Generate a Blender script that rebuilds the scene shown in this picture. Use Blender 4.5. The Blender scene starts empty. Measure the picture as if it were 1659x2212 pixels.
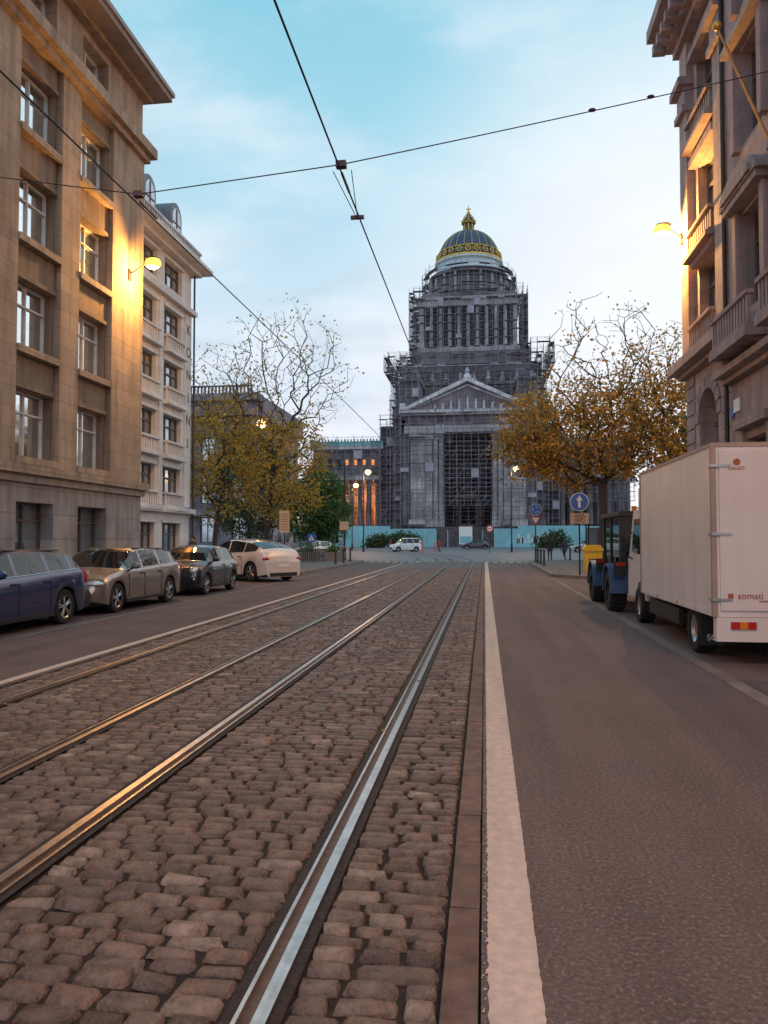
import bpy, math, random
import numpy as np
from mathutils import Vector, Matrix
random.seed(7); rng=np.random.default_rng(7)
scene=bpy.context.scene
COL=scene.collection

# ------------------------------------------------------------ materials
def M(name,col,rough=.8,metal=0,var=.18,scale=2.5,bump=0,bscale=40,emit=None,estr=0,island=None,coat=0,
      brick=None,streak=0,speck=0,spec=.5,sdir=(1.6,1.6,.12),sscale=55,trans=0):
    m=bpy.data.materials.new(name); m.use_nodes=True
    nt=m.node_tree; N=nt.nodes; L=nt.links
    b=N['Principled BSDF']
    b.inputs['Roughness'].default_value=rough; b.inputs['Metallic'].default_value=metal
    b.inputs['Specular IOR Level'].default_value=spec
    if coat: b.inputs['Coat Weight'].default_value=coat; b.inputs['Coat Roughness'].default_value=.05
    tc=N.new('ShaderNodeTexCoord')
    def mixrgb(bt,fac,a,c):
        x=N.new('ShaderNodeMix'); x.data_type='RGBA'; x.blend_type=bt
        if isinstance(fac,(int,float)): x.inputs[0].default_value=fac
        else: L.new(fac,x.inputs[0])
        for i,v in ((6,a),(7,c)):
            if isinstance(v,(tuple,list)): x.inputs[i].default_value=(v[0],v[1],v[2],1)
            else: L.new(v,x.inputs[i])
        return x.outputs[2]
    nz=N.new('ShaderNodeTexNoise'); nz.inputs['Scale'].default_value=scale; nz.inputs['Detail'].default_value=7
    nz.inputs['Roughness'].default_value=.62
    L.new(tc.outputs['Object'],nz.inputs['Vector'])
    mr=N.new('ShaderNodeMapRange'); mr.inputs[1].default_value=.3; mr.inputs[2].default_value=.7
    L.new(nz.outputs['Fac'],mr.inputs[0])
    lo=tuple(c*(1-var) for c in col); hi=tuple(min(1,c*(1+var)) for c in col)
    out=mixrgb('MIX',mr.outputs[0],lo,hi)
    if island:
        g=N.new('ShaderNodeNewGeometry'); r=N.new('ShaderNodeValToRGB')
        L.new(g.outputs['Random Per Island'],r.inputs[0])
        cr=r.color_ramp; n=len(island)
        cr.elements[0].color=(*island[0],1); cr.elements[1].color=(*island[-1],1)
        for i in range(1,n-1):
            e=cr.elements.new(i/(n-1)); e.color=(*island[i],1)
        out=mixrgb('MULTIPLY',1.0,r.outputs[0],mixrgb('MIX',mr.outputs[0],(1-var,)*3,(1+var,)*3))
    if streak:
        mp=N.new('ShaderNodeMapping'); mp.inputs['Scale'].default_value=sdir
        L.new(tc.outputs['Object'],mp.inputs['Vector'])
        n2=N.new('ShaderNodeTexNoise'); n2.inputs['Scale'].default_value=2.2; n2.inputs['Detail'].default_value=6
        L.new(mp.outputs[0],n2.inputs['Vector'])
        m2=N.new('ShaderNodeMapRange'); m2.inputs[1].default_value=.42; m2.inputs[2].default_value=.75
        L.new(n2.outputs['Fac'],m2.inputs[0])
        mu=N.new('ShaderNodeMath'); mu.operation='MULTIPLY'; mu.inputs[1].default_value=streak
        L.new(m2.outputs[0],mu.inputs[0])
        out=mixrgb('MULTIPLY',mu.outputs[0],out,(.35,.33,.32))
    if speck:
        n3=N.new('ShaderNodeTexNoise'); n3.inputs['Scale'].default_value=sscale; n3.inputs['Detail'].default_value=3; n3.inputs['Roughness'].default_value=.7
        L.new(tc.outputs['Object'],n3.inputs['Vector'])
        m3=N.new('ShaderNodeMapRange'); m3.inputs[1].default_value=.54; m3.inputs[2].default_value=.70
        L.new(n3.outputs['Fac'],m3.inputs[0])
        mu=N.new('ShaderNodeMath'); mu.operation='MULTIPLY'; mu.inputs[1].default_value=speck
        L.new(m3.outputs[0],mu.inputs[0])
        out=mixrgb('MIX',mu.outputs[0],out,tuple(min(1,c*2.8) for c in col))
        m4=N.new('ShaderNodeMapRange'); m4.inputs[1].default_value=.46; m4.inputs[2].default_value=.32
        L.new(n3.outputs['Fac'],m4.inputs[0])
        mu2=N.new('ShaderNodeMath'); mu2.operation='MULTIPLY'; mu2.inputs[1].default_value=speck
        L.new(m4.outputs[0],mu2.inputs[0])
        out=mixrgb('MIX',mu2.outputs[0],out,tuple(c*.25 for c in col))
    if brick:
        bw,bhh,orient,dk=brick
        sp=N.new('ShaderNodeSeparateXYZ'); L.new(tc.outputs['Object'],sp.inputs[0])
        cb=N.new('ShaderNodeCombineXYZ')
        a,c={'S':('Y','Z'),'F':('X','Z'),'G':('X','Y')}[orient]
        L.new(sp.outputs[a],cb.inputs[0]); L.new(sp.outputs[c],cb.inputs[1])
        bt=N.new('ShaderNodeTexBrick'); L.new(cb.outputs[0],bt.inputs['Vector'])
        bt.inputs['Scale'].default_value=1; bt.inputs['Brick Width'].default_value=bw; bt.inputs['Row Height'].default_value=bhh
        bt.inputs['Mortar Size'].default_value=min(bw,bhh)*.035 if orient!='G' else min(bw,bhh)*.09
        bt.inputs['Mortar Smooth'].default_value=.2
        bt.inputs['Color1'].default_value=(1.06,1.03,1,1); bt.inputs['Color2'].default_value=(.84,.85,.87,1) if orient!='G' else (.6,.6,.6,1)
        bt.inputs['Mortar'].default_value=(dk,dk,dk,1)
        out=mixrgb('MULTIPLY',1,out,bt.outputs['Color'])
    L.new(out,b.inputs['Base Color'])
    if bump:
        nb=N.new('ShaderNodeTexNoise'); nb.inputs['Scale'].default_value=bscale; nb.inputs['Detail'].default_value=5
        L.new(tc.outputs['Object'],nb.inputs['Vector'])
        bp=N.new('ShaderNodeBump'); bp.inputs['Strength'].default_value=bump; bp.inputs['Distance'].default_value=.02
        L.new(nb.outputs['Fac'],bp.inputs['Height'])
        L.new(bp.outputs[0],b.inputs['Normal'])
    if emit:
        b.inputs['Emission Color'].default_value=(*emit,1); b.inputs['Emission Strength'].default_value=estr
    if trans:
        tr=N.new('ShaderNodeBsdfTranslucent'); L.new(out,tr.inputs['Color']); ms=N.new('ShaderNodeMixShader'); ms.inputs[0].default_value=trans
        L.new(b.outputs[0],ms.inputs[1]); L.new(tr.outputs[0],ms.inputs[2]); L.new(ms.outputs[0],N['Material Output'].inputs[0])
    return m

# ------------------------------------------------------------ mesh builder
class MB:
    def __init__(s,mat,smooth=False): s.v=[]; s.f=[]; s.mat=mat; s.smooth=smooth
    def poly(s,pts):
        n=len(s.v); s.v+= [tuple(p) for p in pts]; s.f.append(tuple(range(n,n+len(pts))))
    def box(s,x0,x1,y0,y1,z0,z1):
        if x1<x0:x0,x1=x1,x0
        if y1<y0:y0,y1=y1,y0
        n=len(s.v)
        s.v+=[(x0,y0,z0),(x1,y0,z0),(x1,y1,z0),(x0,y1,z0),(x0,y0,z1),(x1,y0,z1),(x1,y1,z1),(x0,y1,z1)]
        s.f+=[(n,n+3,n+2,n+1),(n+4,n+5,n+6,n+7),(n,n+1,n+5,n+4),(n+1,n+2,n+6,n+5),(n+2,n+3,n+7,n+6),(n+3,n,n+4,n+7)]
    def cyl(s,p0,p1,r0,r1=None,n=8,cap=True):
        if r1 is None:r1=r0
        p0=Vector(p0);p1=Vector(p1); d=p1-p0
        if d.length<1e-6: return
        d.normalize(); u=d.orthogonal().normalized(); w=d.cross(u); b=len(s.v)
        for p,r in((p0,r0),(p1,r1)):
            for i in range(n):
                a=2*math.pi*i/n; q=p+u*(r*math.cos(a))+w*(r*math.sin(a)); s.v.append(q[:])
        for i in range(n):
            j=(i+1)%n; s.f.append((b+i,b+j,b+n+j,b+n+i))
        if cap: s.f.append(tuple(b+n+i for i in range(n))); s.f.append(tuple(b+i for i in reversed(range(n))))
    def lathe(s,c,prof,n=24,axis='Z',a0=0):
        b=len(s.v)
        for r,h in prof:
            for i in range(n):
                a=2*math.pi*i/n+a0; x=r*math.cos(a); y=r*math.sin(a)
                if axis=='Z': p=(c[0]+x,c[1]+y,c[2]+h)
                elif axis=='Y': p=(c[0]+x,c[1]+h,c[2]+y)
                else: p=(c[0]+h,c[1]+x,c[2]+y)
                s.v.append(p)
        for k in range(len(prof)-1):
            for i in range(n):
                j=(i+1)%n; s.f.append((b+k*n+i,b+k*n+j,b+(k+1)*n+j,b+(k+1)*n+i))
    def prism(s,pts,axis,a0,a1):
        def P(p,a):
            return {'X':(a,p[0],p[1]),'Y':(p[0],a,p[1]),'Z':(p[0],p[1],a)}[axis]
        n=len(pts); b=len(s.v)
        s.v+=[P(p,a0) for p in pts]+[P(p,a1) for p in pts]
        s.f.append(tuple(range(b,b+n))); s.f.append(tuple(reversed(range(b+n,b+2*n))))
        for i in range(n):
            j=(i+1)%n; s.f.append((b+i,b+n+i,b+n+j,b+j))
    def ball(s,c,rx,ry=None,rz=None,n=12):
        ry=ry or rx; rz=rz or rx; b=len(s.v); m=n//2
        for k in range(m+1):
            t=math.pi*k/m
            for i in range(n):
                a=2*math.pi*i/n
                s.v.append((c[0]+rx*math.sin(t)*math.cos(a),c[1]+ry*math.sin(t)*math.sin(a),c[2]+rz*math.cos(t)))
        for k in range(m):
            for i in range(n):
                j=(i+1)%n; s.f.append((b+k*n+i,b+(k+1)*n+i,b+(k+1)*n+j,b+k*n+j))
    def obj(s,name,angle=40):
        me=bpy.data.meshes.new(name); me.from_pydata(s.v,[],s.f)
        me.materials.append(s.mat)
        if s.smooth:
            me.polygons.foreach_set('use_smooth',[True]*len(me.polygons))
            me.set_sharp_from_angle(angle=math.radians(angle))
        me.update()
        o=bpy.data.objects.new(name,me); COL.objects.link(o); return o

class G:
    def __init__(s,name,loc=(0,0,0),rot=0):
        s.name=name; s.parts={}; s.loc=loc; s.rot=rot; s.extra=[]
    def p(s,part,mat=None,smooth=False):
        if part not in s.parts: s.parts[part]=MB(mat,smooth)
        return s.parts[part]
    def done(s):
        e=bpy.data.objects.new(s.name,None); e.empty_display_size=.3; COL.objects.link(e)
        for k,mb in s.parts.items():
            if mb.f:
                o=mb.obj(k); o.parent=e
        for o in s.extra: o.parent=e
        e.location=s.loc; e.rotation_euler=(0,0,s.rot); s.e=e
        return e

def single(name,mb,angle=40): return mb.obj(name,angle)

def text(s,loc,size,rot,mat,name='lettering',ext=.003,align='CENTER',shear=0):
    c=bpy.data.curves.new(name,'FONT'); c.body=s; c.size=size; c.extrude=ext; c.align_x=align; c.align_y='CENTER'; c.shear=shear
    c.materials.append(mat)
    o=bpy.data.objects.new(name,c); o.location=loc; o.rotation_euler=rot; COL.objects.link(o); return o
FS=(math.pi/2,0,0)
FE=(math.pi/2,0,math.pi/2)
FW=(math.pi/2,0,-math.pi/2)

class Fac:
    def __init__(s,kind,plane): s.k=kind; s.p=plane
    def box(s,mb,a0,a1,d0,d1,z0,z1):
        if s.k=='L': mb.box(s.p+d0,s.p+d1,a0,a1,z0,z1)
        elif s.k=='R': mb.box(s.p-d1,s.p-d0,a0,a1,z0,z1)
        else: mb.box(a0,a1,s.p-d1,s.p-d0,z0,z1)
def wall_open(F,mb,a0,a1,z0,z1,cols,rows,thick,d=0):
    cur=a0
    for c0,c1 in cols:
        if c0>cur: F.box(mb,cur,c0,d-thick,d,z0,z1)
        z=z0
        for r0,r1 in rows:
            if r0>z: F.box(mb,c0,c1,d-thick,d,z,r0)
            z=r1
        if z1>z: F.box(mb,c0,c1,d-thick,d,z,z1)
        cur=c1
    if cur<a1: F.box(mb,cur,a1,d-thick,d,z0,z1)
def window(F,gl,fr,c0,c1,r0,r1,depth,nv=1,trans=.7,t=.06):
    F.box(gl,c0,c1,-depth-.05,-depth,r0,r1)
    a=-depth+.002; b=-depth+.06
    F.box(fr,c0,c0+t,a,b,r0,r1); F.box(fr,c1-t,c1,a,b,r0,r1)
    F.box(fr,c0+t,c1-t,a,b,r0,r0+t); F.box(fr,c0+t,c1-t,a,b,r1-t,r1)
    for i in range(1,nv+1):
        c=c0+(c1-c0)*i/(nv+1); F.box(fr,c-t/2,c+t/2,a,b+.01,r0+t,r1-t)
    if trans:
        z=r0+(r1-r0)*trans; F.box(fr,c0+t,c1-t,a,b+.02,z-t/2,z+t/2)
def balustrade(F,mb,a0,a1,z0,z1,d0,d1,step=.28):
    F.box(mb,a0,a1,d0,d1,z0,z0+.1); F.box(mb,a0,a1,d0,d1,z1-.12,z1)
    n=max(2,int((a1-a0)/step)); w=(a1-a0)/n
    for i in range(n):
        c=a0+(i+.5)*w; m=(d0+d1)/2; F.box(mb,c-w*.24,c+w*.24,m-.05,m+.05,z0+.1,z1-.12)

# ------------------------------------------------------------ palette
asph=M('asphalt',(.168,.122,.116),.8,var=.14,scale=.7,bump=.9,bscale=95,speck=.7,streak=.5,sdir=(1.1,.05,1),sscale=48)
asph2=M('asphalt_old',(.135,.10,.096),.85,var=.2,scale=1.1,bump=.7,bscale=95,speck=.5,streak=.5,sdir=(1.3,.06,1))
stone_m=M('setts',(.15,.12,.1),.45,var=.45,scale=13,bump=.8,bscale=50,
   island=[(.085,.056,.045),(.15,.10,.082),(.185,.122,.097),(.13,.09,.074),(.165,.115,.098),(.105,.071,.06),(.21,.145,.118),(.145,.098,.08),(.30,.225,.185)])
bed=M('sett_joints',(.032,.022,.018),.95,var=.5,scale=30,bump=.6,bscale=90)
farsett=M('setts_far',(.165,.118,.10),.6,var=.25,scale=3,brick=(.2,.11,'G',.35))
square=M('square_setts',(.24,.22,.235),.6,var=.25,scale=.5,brick=(.5,.35,'G',.6))
border=M('border_stone',(.13,.085,.07),.75,var=.35,scale=8,bump=.6,bscale=60,streak=.4,island=[(.14,.09,.075),(.185,.12,.10),(.155,.105,.09)])
kerbm=M('kerb_stone',(.17,.14,.13),.8,var=.25,scale=5,bump=.3,island=[(.16,.125,.115),(.24,.19,.17),(.2,.155,.14)])
pave=M('pavement_slabs',(.21,.185,.185),.85,var=.2,scale=2,brick=(.3,.3,'G',.6))
white=M('road_paint',(.62,.51,.44),.7,var=.16,scale=16,bump=.25,bscale=160,streak=.3,sdir=(2,.3,1))
steel=M('rail_steel',(.60,.54,.52),.33,metal=1,var=.25,scale=9,streak=.4,sdir=(14,.2,1))
rust=M('rail_groove',(.13,.075,.055),.55,metal=.3,var=.35,scale=20)
tar=M('tar',(.03,.022,.02),.75,var=.5,scale=25,bump=1,bscale=45)
groundm=M('ground_dirt',(.12,.11,.1),.95,scale=.2)
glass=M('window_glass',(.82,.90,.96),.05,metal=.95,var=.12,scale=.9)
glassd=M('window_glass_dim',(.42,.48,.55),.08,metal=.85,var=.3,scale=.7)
dglass=M('car_glass',(.012,.014,.016),.03,var=.1,spec=.7)
black=M('black_plastic',(.02,.02,.022),.5)
blackm=M('dark_metal',(.035,.033,.035),.5,metal=.4)
rubber=M('tyre_rubber',(.018,.018,.018),.85)
alloy=M('wheel_alloy',(.6,.6,.62),.3,metal=.9)
framew=M('window_frame_white',(.62,.62,.62),.6)
framed=M('window_frame_dark',(.10,.08,.075),.6)
tan=M('limestone_tan',(.385,.295,.225),.85,var=.18,scale=.9,bump=.15,bscale=25,brick=(1.3,.62,'S',.74),streak=.65)
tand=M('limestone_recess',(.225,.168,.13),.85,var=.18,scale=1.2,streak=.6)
greyp=M('grey_plinth',(.33,.305,.305),.8,var=.2,scale=1,brick=(1.6,.8,'S',.7),streak=.6)
whites=M('white_render',(.68,.66,.67),.8,var=.1,scale=1,streak=.3,brick=(2,.5,'S',.88))
zinc=M('zinc_roof',(.15,.17,.21),.5,var=.2)
pink=M('sandstone_pink',(.44,.34,.315),.85,var=.18,scale=1,brick=(1.1,.5,'S',.72),streak=.5)
pinkd=M('sandstone_mauve',(.36,.28,.29),.85,var=.2,scale=1.4,bump=.2,bscale=20,streak=.55)
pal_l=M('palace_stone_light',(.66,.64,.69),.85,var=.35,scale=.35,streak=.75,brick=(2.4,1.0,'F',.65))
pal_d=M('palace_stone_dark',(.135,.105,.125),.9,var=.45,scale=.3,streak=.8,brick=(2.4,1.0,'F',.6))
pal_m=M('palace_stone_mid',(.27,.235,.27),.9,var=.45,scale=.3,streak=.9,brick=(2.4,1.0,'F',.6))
scaf=M('scaffold_tubes',(.20,.185,.22),.5,metal=.2,var=.6,scale=.8)
deck=M('scaffold_decks',(.24,.19,.19),.85,var=.4)
copper=M('copper_roof',(.22,.46,.50),.7,var=.25,scale=.8)
gold=M('gilding',(.70,.45,.10),.42,metal=.7,var=.3)
slate=M('dome_slate',(.05,.065,.13),.5,var=.3,scale=1)
hoard=M('hoarding_turquoise',(.24,.50,.58),.7,var=.22,scale=.3)
bark=M('bark',(.06,.046,.045),.95,var=.35,scale=6,bump=.5,bscale=12)
leafo=M('autumn_leaves',(.3,.18,.05),.65,var=.2,scale=1,trans=.4,island=[(.18,.15,.03),(.62,.36,.06),(.34,.25,.04),(.70,.44,.07),(.22,.19,.04),(.60,.29,.045)])
leafr=M('autumn_leaves_rust',(.3,.18,.05),.65,var=.2,scale=1,trans=.4,island=[(.15,.13,.035),(.66,.30,.06),(.28,.21,.045),(.72,.38,.07),(.17,.15,.04),(.58,.25,.05)])
leafg=M('green_leaves',(.05,.1,.03),.7,var=.3,scale=.5,trans=.3,island=[(.04,.085,.025),(.09,.17,.04),(.06,.12,.03),(.15,.20,.04)])
leafdk=M('dark_green_leaves',(.04,.07,.03),.7,var=.3,scale=.5,trans=.2,island=[(.03,.05,.02),(.06,.09,.03),(.04,.07,.025),(.12,.10,.03)])
lampE=M('sodium_lamp',(1,.6,.2),.4,emit=(1,.60,.07),estr=1.9)
lampR=M('lamp_far',(1,.6,.3),.4,emit=(1,.62,.32),estr=2.2)
litwin=M('lit_window',(.6,.3,.1),.5,emit=(1,.32,.07),estr=.9)
wirem=M('wire',(.025,.022,.03),.5,metal=.3)
bluesign=M('sign_blue',(.03,.13,.50),.4,var=.05)
signw=M('sign_white',(.8,.8,.8),.4,var=.04)
red=M('sign_red',(.65,.04,.04),.4,var=.05)
beige=M('sign_beige',(.62,.42,.28),.5,var=.06)
yellow=M('yellow_plastic',(.72,.48,.04),.5,var=.1)
truckw=M('truck_box_white',(.80,.75,.74),.38,var=.05,scale=1.2,streak=.18)
truckf=M('truck_trim',(.42,.33,.28),.5,metal=.3,var=.15)
orange=M('orange_lens',(.8,.22,.02),.3,var=.1)
redl=M('red_lens',(.50,.02,.015),.25,var=.1)
lensw=M('headlight_glass',(.75,.77,.8),.1,metal=.5,var=.1)
ink=M('lettering_dark',(.05,.04,.045),.6,var=.05)
inko=M('lettering_brown',(.42,.12,.05),.6,var=.05)
blueP=M('tractor_blue',(.03,.075,.19),.4,var=.15,coat=.3)

# ------------------------------------------------------------ ground
mb=MB(groundm); mb.poly([(-2500,-600,-.07),(2500,-600,-.07),(2500,4000,-.07),(-2500,4000,-.07)]); single('ground',mb)
mb=MB(asph); mb.poly([(-.02,-12,0),(5.0,-12,0),(5.0,56,0),(-.02,56,0)])
single('road_surface',mb)
mb=MB(asph2); mb.poly([(-9.8,-12,0),(-5.2,-12,0),(-5.2,56,0),(-9.8,56,0)]); single('road_surface',mb)
mb=MB(bed); mb.poly([(-5.2,-12,-.026),(-.02,-12,-.026),(-.02,42,-.026),(-5.2,42,-.026)]); single('track_bed',mb)
mb=MB(farsett); mb.poly([(-5.2,42,-.003),(-.02,42,-.003),(-.02,56,-.003),(-5.2,56,-.003)]); single('track_paving',mb)
mb=MB(square); mb.poly([(-130,56,-.004),(130,56,-.004),(130,240,-.004),(-130,240,-.004)]); single('square_paving',mb)
mb=MB(asph2); mb.poly([(2.9,4.2,.004),(4.9,4.3,.004),(4.9,9.2,.004),(2.88,9.1,.004)]); single('road_patch',mb)

RC=[-.79,-2.22,-3.28,-4.71]
strips=[(-5.2,-4.815),(-4.61,-3.385),(-3.175,-2.325),(-2.115,-.895),(-.685,-.165)]
def setts():
    par=np.array([-1,-.86,0,.86,1.0]); A,B=np.meshgrid(par,par)
    A=A.ravel();B=B.ravel()
    ring=np.maximum(abs(A),abs(B))
    V=[];F=[]
    quads=np.array([(j*5+i,j*5+i+1,j*5+i+6,j*5+i+5) for j in range(4) for i in range(4)]); cnt=0
    for si,(x0,x1) in enumerate(strips):
        y=-.5+rng.random()*.1
        while y<42:
            hh=rng.uniform(.085,.122); x=x0; amp=rng.uniform(.006,.016); ph=rng.random()*6
            while x<x1-.01:
                w=rng.uniform(.13,.255)
                if x1-(x+w)<.095: w=x1-x
                cx=x+w/2; cy=y+hh/2+amp*math.sin(cx*2.1+y*.35)+.006*math.sin(cx*7+ph)+rng.normal()*.003
                gap=.0055+rng.random()*.006
                a=w/2-gap; b=hh/2-gap
                k=rng.uniform(.02,.10)
                px=A*(1-k*B**4); py=B*(1-k*1.5*A**4)
                tw=rng.normal()*.07; sk=rng.normal()*.09
                X=cx+a*px*(1+tw*py)+b*sk*py; Y=cy+b*py*(1-tw*px)+rng.normal()*.03*a*px
                X=X+rng.normal(size=25)*.0028; Y=Y+rng.normal(size=25)*.0024
                top=.0+rng.normal()*.0035
                tx,ty=rng.normal()*.0026,rng.normal()*.0026
                Z=np.where(ring>.95,-.028,np.where(ring>.5,top-.0035,top+.003))+tx*px+ty*py+rng.normal(size=25)*.001
                V.append(np.stack([X,Y,Z],1)); F.append(quads+cnt); cnt+=25
                x+=w
            y+=hh
    V=np.concatenate(V);F=np.concatenate(F)
    me=bpy.data.meshes.new('setts'); me.from_pydata(V.tolist(),[],F.tolist()); me.materials.append(stone_m)
    me.polygons.foreach_set('use_smooth',[True]*len(me.polygons)); me.update()
    o=bpy.data.objects.new('cobblestones',me); COL.objects.link(o)
setts()
mb=MB(border,True); y=-2
while y<56:
    l=random.uniform(.35,.95); j=random.uniform(-.004,.004)
    mb.prism([(-.155+j,y+.006),(-.028+j,y+.006),(-.028+j,y+l-.006),(-.155+j,y+l-.006)],'Z',-.03,random.uniform(-.002,.004)); y+=l
single('border_stones',mb)
def track_dx(y): return 0 if y<50 else -.0042*(y-50)**2
ys=[-3]+[i for i in range(0,50,5)]+[50+i*3 for i in range(0,22)]
g=G('tram_rails'); R=g.p('rail_heads',steel); Gr=g.p('grooves',rust); T=g.p('tar_joints',tar)
for k,c in enumerate(RC):
    sg=-1 if k in(0,2) else 1
    for y0,y1 in zip(ys,ys[1:]):
        a,b=c+track_dx(y0),c+track_dx(y1)
        def q(m,o0,o1,z):
            lo,hi=sorted((sg*o0,sg*o1)); m.poly([(a+lo,y0,z),(a+hi,y0,z),(b+hi,y1,z),(b+lo,y1,z)])
        def qv(m,o,z0,z1): m.poly([(a+sg*o,y0,z0),(b+sg*o,y1,z0),(b+sg*o,y1,z1),(a+sg*o,y0,z1)])
        q(R,-.066,-.016,.008); qv(R,-.016,-.02,.008); qv(Gr,-.066,-.03,.008)
        q(Gr,-.016,.034,-.014); qv(R,.034,-.014,.006); q(R,.034,.050,.006); qv(Gr,.050,-.03,.006)
        q(T,-.112,-.066,-.004); q(T,.050,.095,-.004)
g.done()
def worn(name,x0,x1,y0,y1,jl,jr,z=.004):
    m=MB(white); y=y0; L0=(x0,x1)
    while y<y1:
        st=.022 if y<14 else .6
        if y>=14: n0,n1=x0,x1
        else: n0=x0+random.uniform(-jl,jl)-(random.random()<.08)*jl; n1=x1+random.uniform(-jr,jr)
        m.poly([(L0[0],y,z),(L0[1],y,z),(n1,y+st,z),(n0,y+st,z)]); L0=(n0,n1); y+=st
    for i in range(300 if jl>.004 else 0):
        fx=x0-abs(random.gauss(0,.007))-.006; fy=random.uniform(1.5,16); r=random.uniform(.0015,.0045)
        m.poly([(fx-r,fy-r,z),(fx+r,fy-r*1.3,z),(fx+r,fy+r*2,z),(fx-r,fy+r,z)])
    single(name,m)
worn('white_line',.005,.195,-3,52,.005,.0025)
worn('white_line',-5.42,-5.29,-3,50,.003,.003)
m=MB(white)
for i in range(9):
    x=-.0+i*.55
    m.poly([(x,52.6,.004),(x+.3,52.6,.004),(x+.3,54.4,.004),(x,54.4,.004)])
for i in range(9):
    x=-9.2+i*.55
    m.poly([(x,52.6,.004),(x+.3,52.6,.004),(x+.3,54.4,.004),(x,54.4,.004)])
for i in range(10):
    x=-.1-i*.5; m.poly([(x-.25,54.6,.006),(x,54.6,.006),(x,55.6,.006),(x-.25,55.6,.006)])
single('zebra_crossing',m)
m=MB(kerbm); y=-3
while y<31:
    l=random.uniform(.5,1.0); m.box(2.66,2.84,y+.005,y+l-.005,-.03,random.uniform(.005,.008)); y+=l
single('gutter_stones',m)
m=MB(kerbm); y=-3
while y<34:
    l=random.uniform(.7,1.0); m.box(-7.62,-7.5,y+.005,y+l-.005,-.03,random.uniform(.005,.008)); y+=l
single('gutter_stones',m)
def pavement(poly):
    m=MB(pave); m.prism(poly,'Z',-.05,.12); single('pavement',m)
def kerb(segs):
    m=MB(kerbm)
    for (x0,y0),(x1,y1) in segs:
        d=Vector((x1-x0,y1-y0)); n=int(d.length/.9)+1; d/=n; t=Vector((-d.y,d.x)).normalized()*.075
        for i in range(n):
            a=Vector((x0,y0))+d*i; b=a+d*.99
            m.prism([(a-t)[:],(b-t)[:],(b+t)[:],(a+t)[:]],'Z',-.05,.128)
    single('kerb',m)
pavement([(-9.95,-10),(-9.95,31),(-8.4,33),(-8.4,52),(-10.5,55.5),(-60,55.5),(-60,-10)])
kerb([((-9.87,-10),(-9.87,31)),((-9.87,31),(-8.32,33)),((-8.32,33),(-8.32,52)),((-8.32,52),(-10.4,55.6)),((-10.4,55.6),(-45,55.6))])
pavement([(5.15,-10),(40,-10),(40,56),(5.5,56),(3.3,54),(2.95,50),(2.95,33),(5.15,30)])
kerb([((5.07,-10),(5.07,30)),((5.07,30),(2.87,33)),((2.87,33),(2.87,50)),((2.87,50),(3.2,54)),((3.2,54),(5.5,56.1)),((5.5,56.1),(40,56.1))])
m=MB(leafr)
for i in range(420):
    side=random.random()
    if side<.45: x=random.uniform(-9.7,-7.3) if random.random()<.7 else random.uniform(-14,-10)
    elif side<.85: x=5-abs(random.gauss(0,.7))
    else: x=random.uniform(-5,2)
    y=random.uniform(4,50); z=.012 if -9.8<x<5 else .13; s=random.uniform(.015,.032); a=random.random()*6.3
    c,sn=math.cos(a)*s,math.sin(a)*s
    m.poly([(x+c,y+sn,z),(x-sn*.7,y+c*.7,z+.01),(x-c,y-sn,z+.004),(x+sn*.7,y-c*.7,z)])
single('fallen_leaves',m)

# ------------------------------------------------------------ left stone building
g=G('stone_office_building'); F=Fac('L',-14)
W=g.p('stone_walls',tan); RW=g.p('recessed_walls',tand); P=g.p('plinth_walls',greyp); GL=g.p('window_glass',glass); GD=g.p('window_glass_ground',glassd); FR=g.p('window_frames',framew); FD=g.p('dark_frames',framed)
bays=[(24.6-3.5*i,26.95-3.5*i) for i in range(9)][::-1]
Y0,Y1=-6,29.55
gb=[(a+.1,b-.25) for a,b in bays]
wall_open(F,P,Y0,Y1,.12,3.35,gb,[(.75,2.75)],.6)
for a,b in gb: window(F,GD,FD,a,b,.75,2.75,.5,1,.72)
F.box(P,Y0,Y1+.1,-.6,.12,3.35,3.6); F.box(W,Y0,Y1+.22,-.6,.28,3.6,3.88)
rows=[(4.15,6.25),(7.55,9.65),(10.97,13.05),(14.4,16.45)]
wall_open(F,W,Y0,Y1,3.88,17.3,bays,[(3.88,17.3)],.75)
for a,b in bays:
    z=3.88
    for r0,r1 in rows+[(17.3,17.3)]:
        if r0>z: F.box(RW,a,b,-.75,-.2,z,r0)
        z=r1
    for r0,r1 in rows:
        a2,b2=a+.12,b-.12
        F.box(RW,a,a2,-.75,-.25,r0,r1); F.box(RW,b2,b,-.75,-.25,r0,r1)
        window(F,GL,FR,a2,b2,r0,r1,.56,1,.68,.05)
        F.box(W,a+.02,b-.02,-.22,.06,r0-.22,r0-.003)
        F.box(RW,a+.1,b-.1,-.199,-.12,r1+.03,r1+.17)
F.box(W,Y0,Y1+.15,-.75,.2,17.3,17.55); F.box(W,Y0,Y1+.35,-.75,.42,17.55,17.95)
attic=[(a+.2,b-.3) for a,b in bays]
wall_open(F,W,Y0,Y1,17.95,19.9,attic,[(18.3,19.6)],.7,-.1)
for a,b in attic: window(F,GL,FR,a,b,18.3,19.6,.6,1,0,.05)
F.box(W,Y0,Y1+.2,-.7,.25,19.9,20.1)
F.box(g.p('eaves',M('eaves_wood',(.26,.21,.20),.8)),Y0,Y1+.55,-.7,.95,20.1,20.32)
F.box(g.p('gutter',M('gutter_zinc',(.25,.23,.24),.5)),Y0,Y1+.62,.75,1.05,20.32,20.5)
g.p('roof',zinc).prism([(-29,20.32),(-13.3,20.32),(-15.5,22.5),(-27,22.5)],'Y',Y0,Y1+.4)
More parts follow.
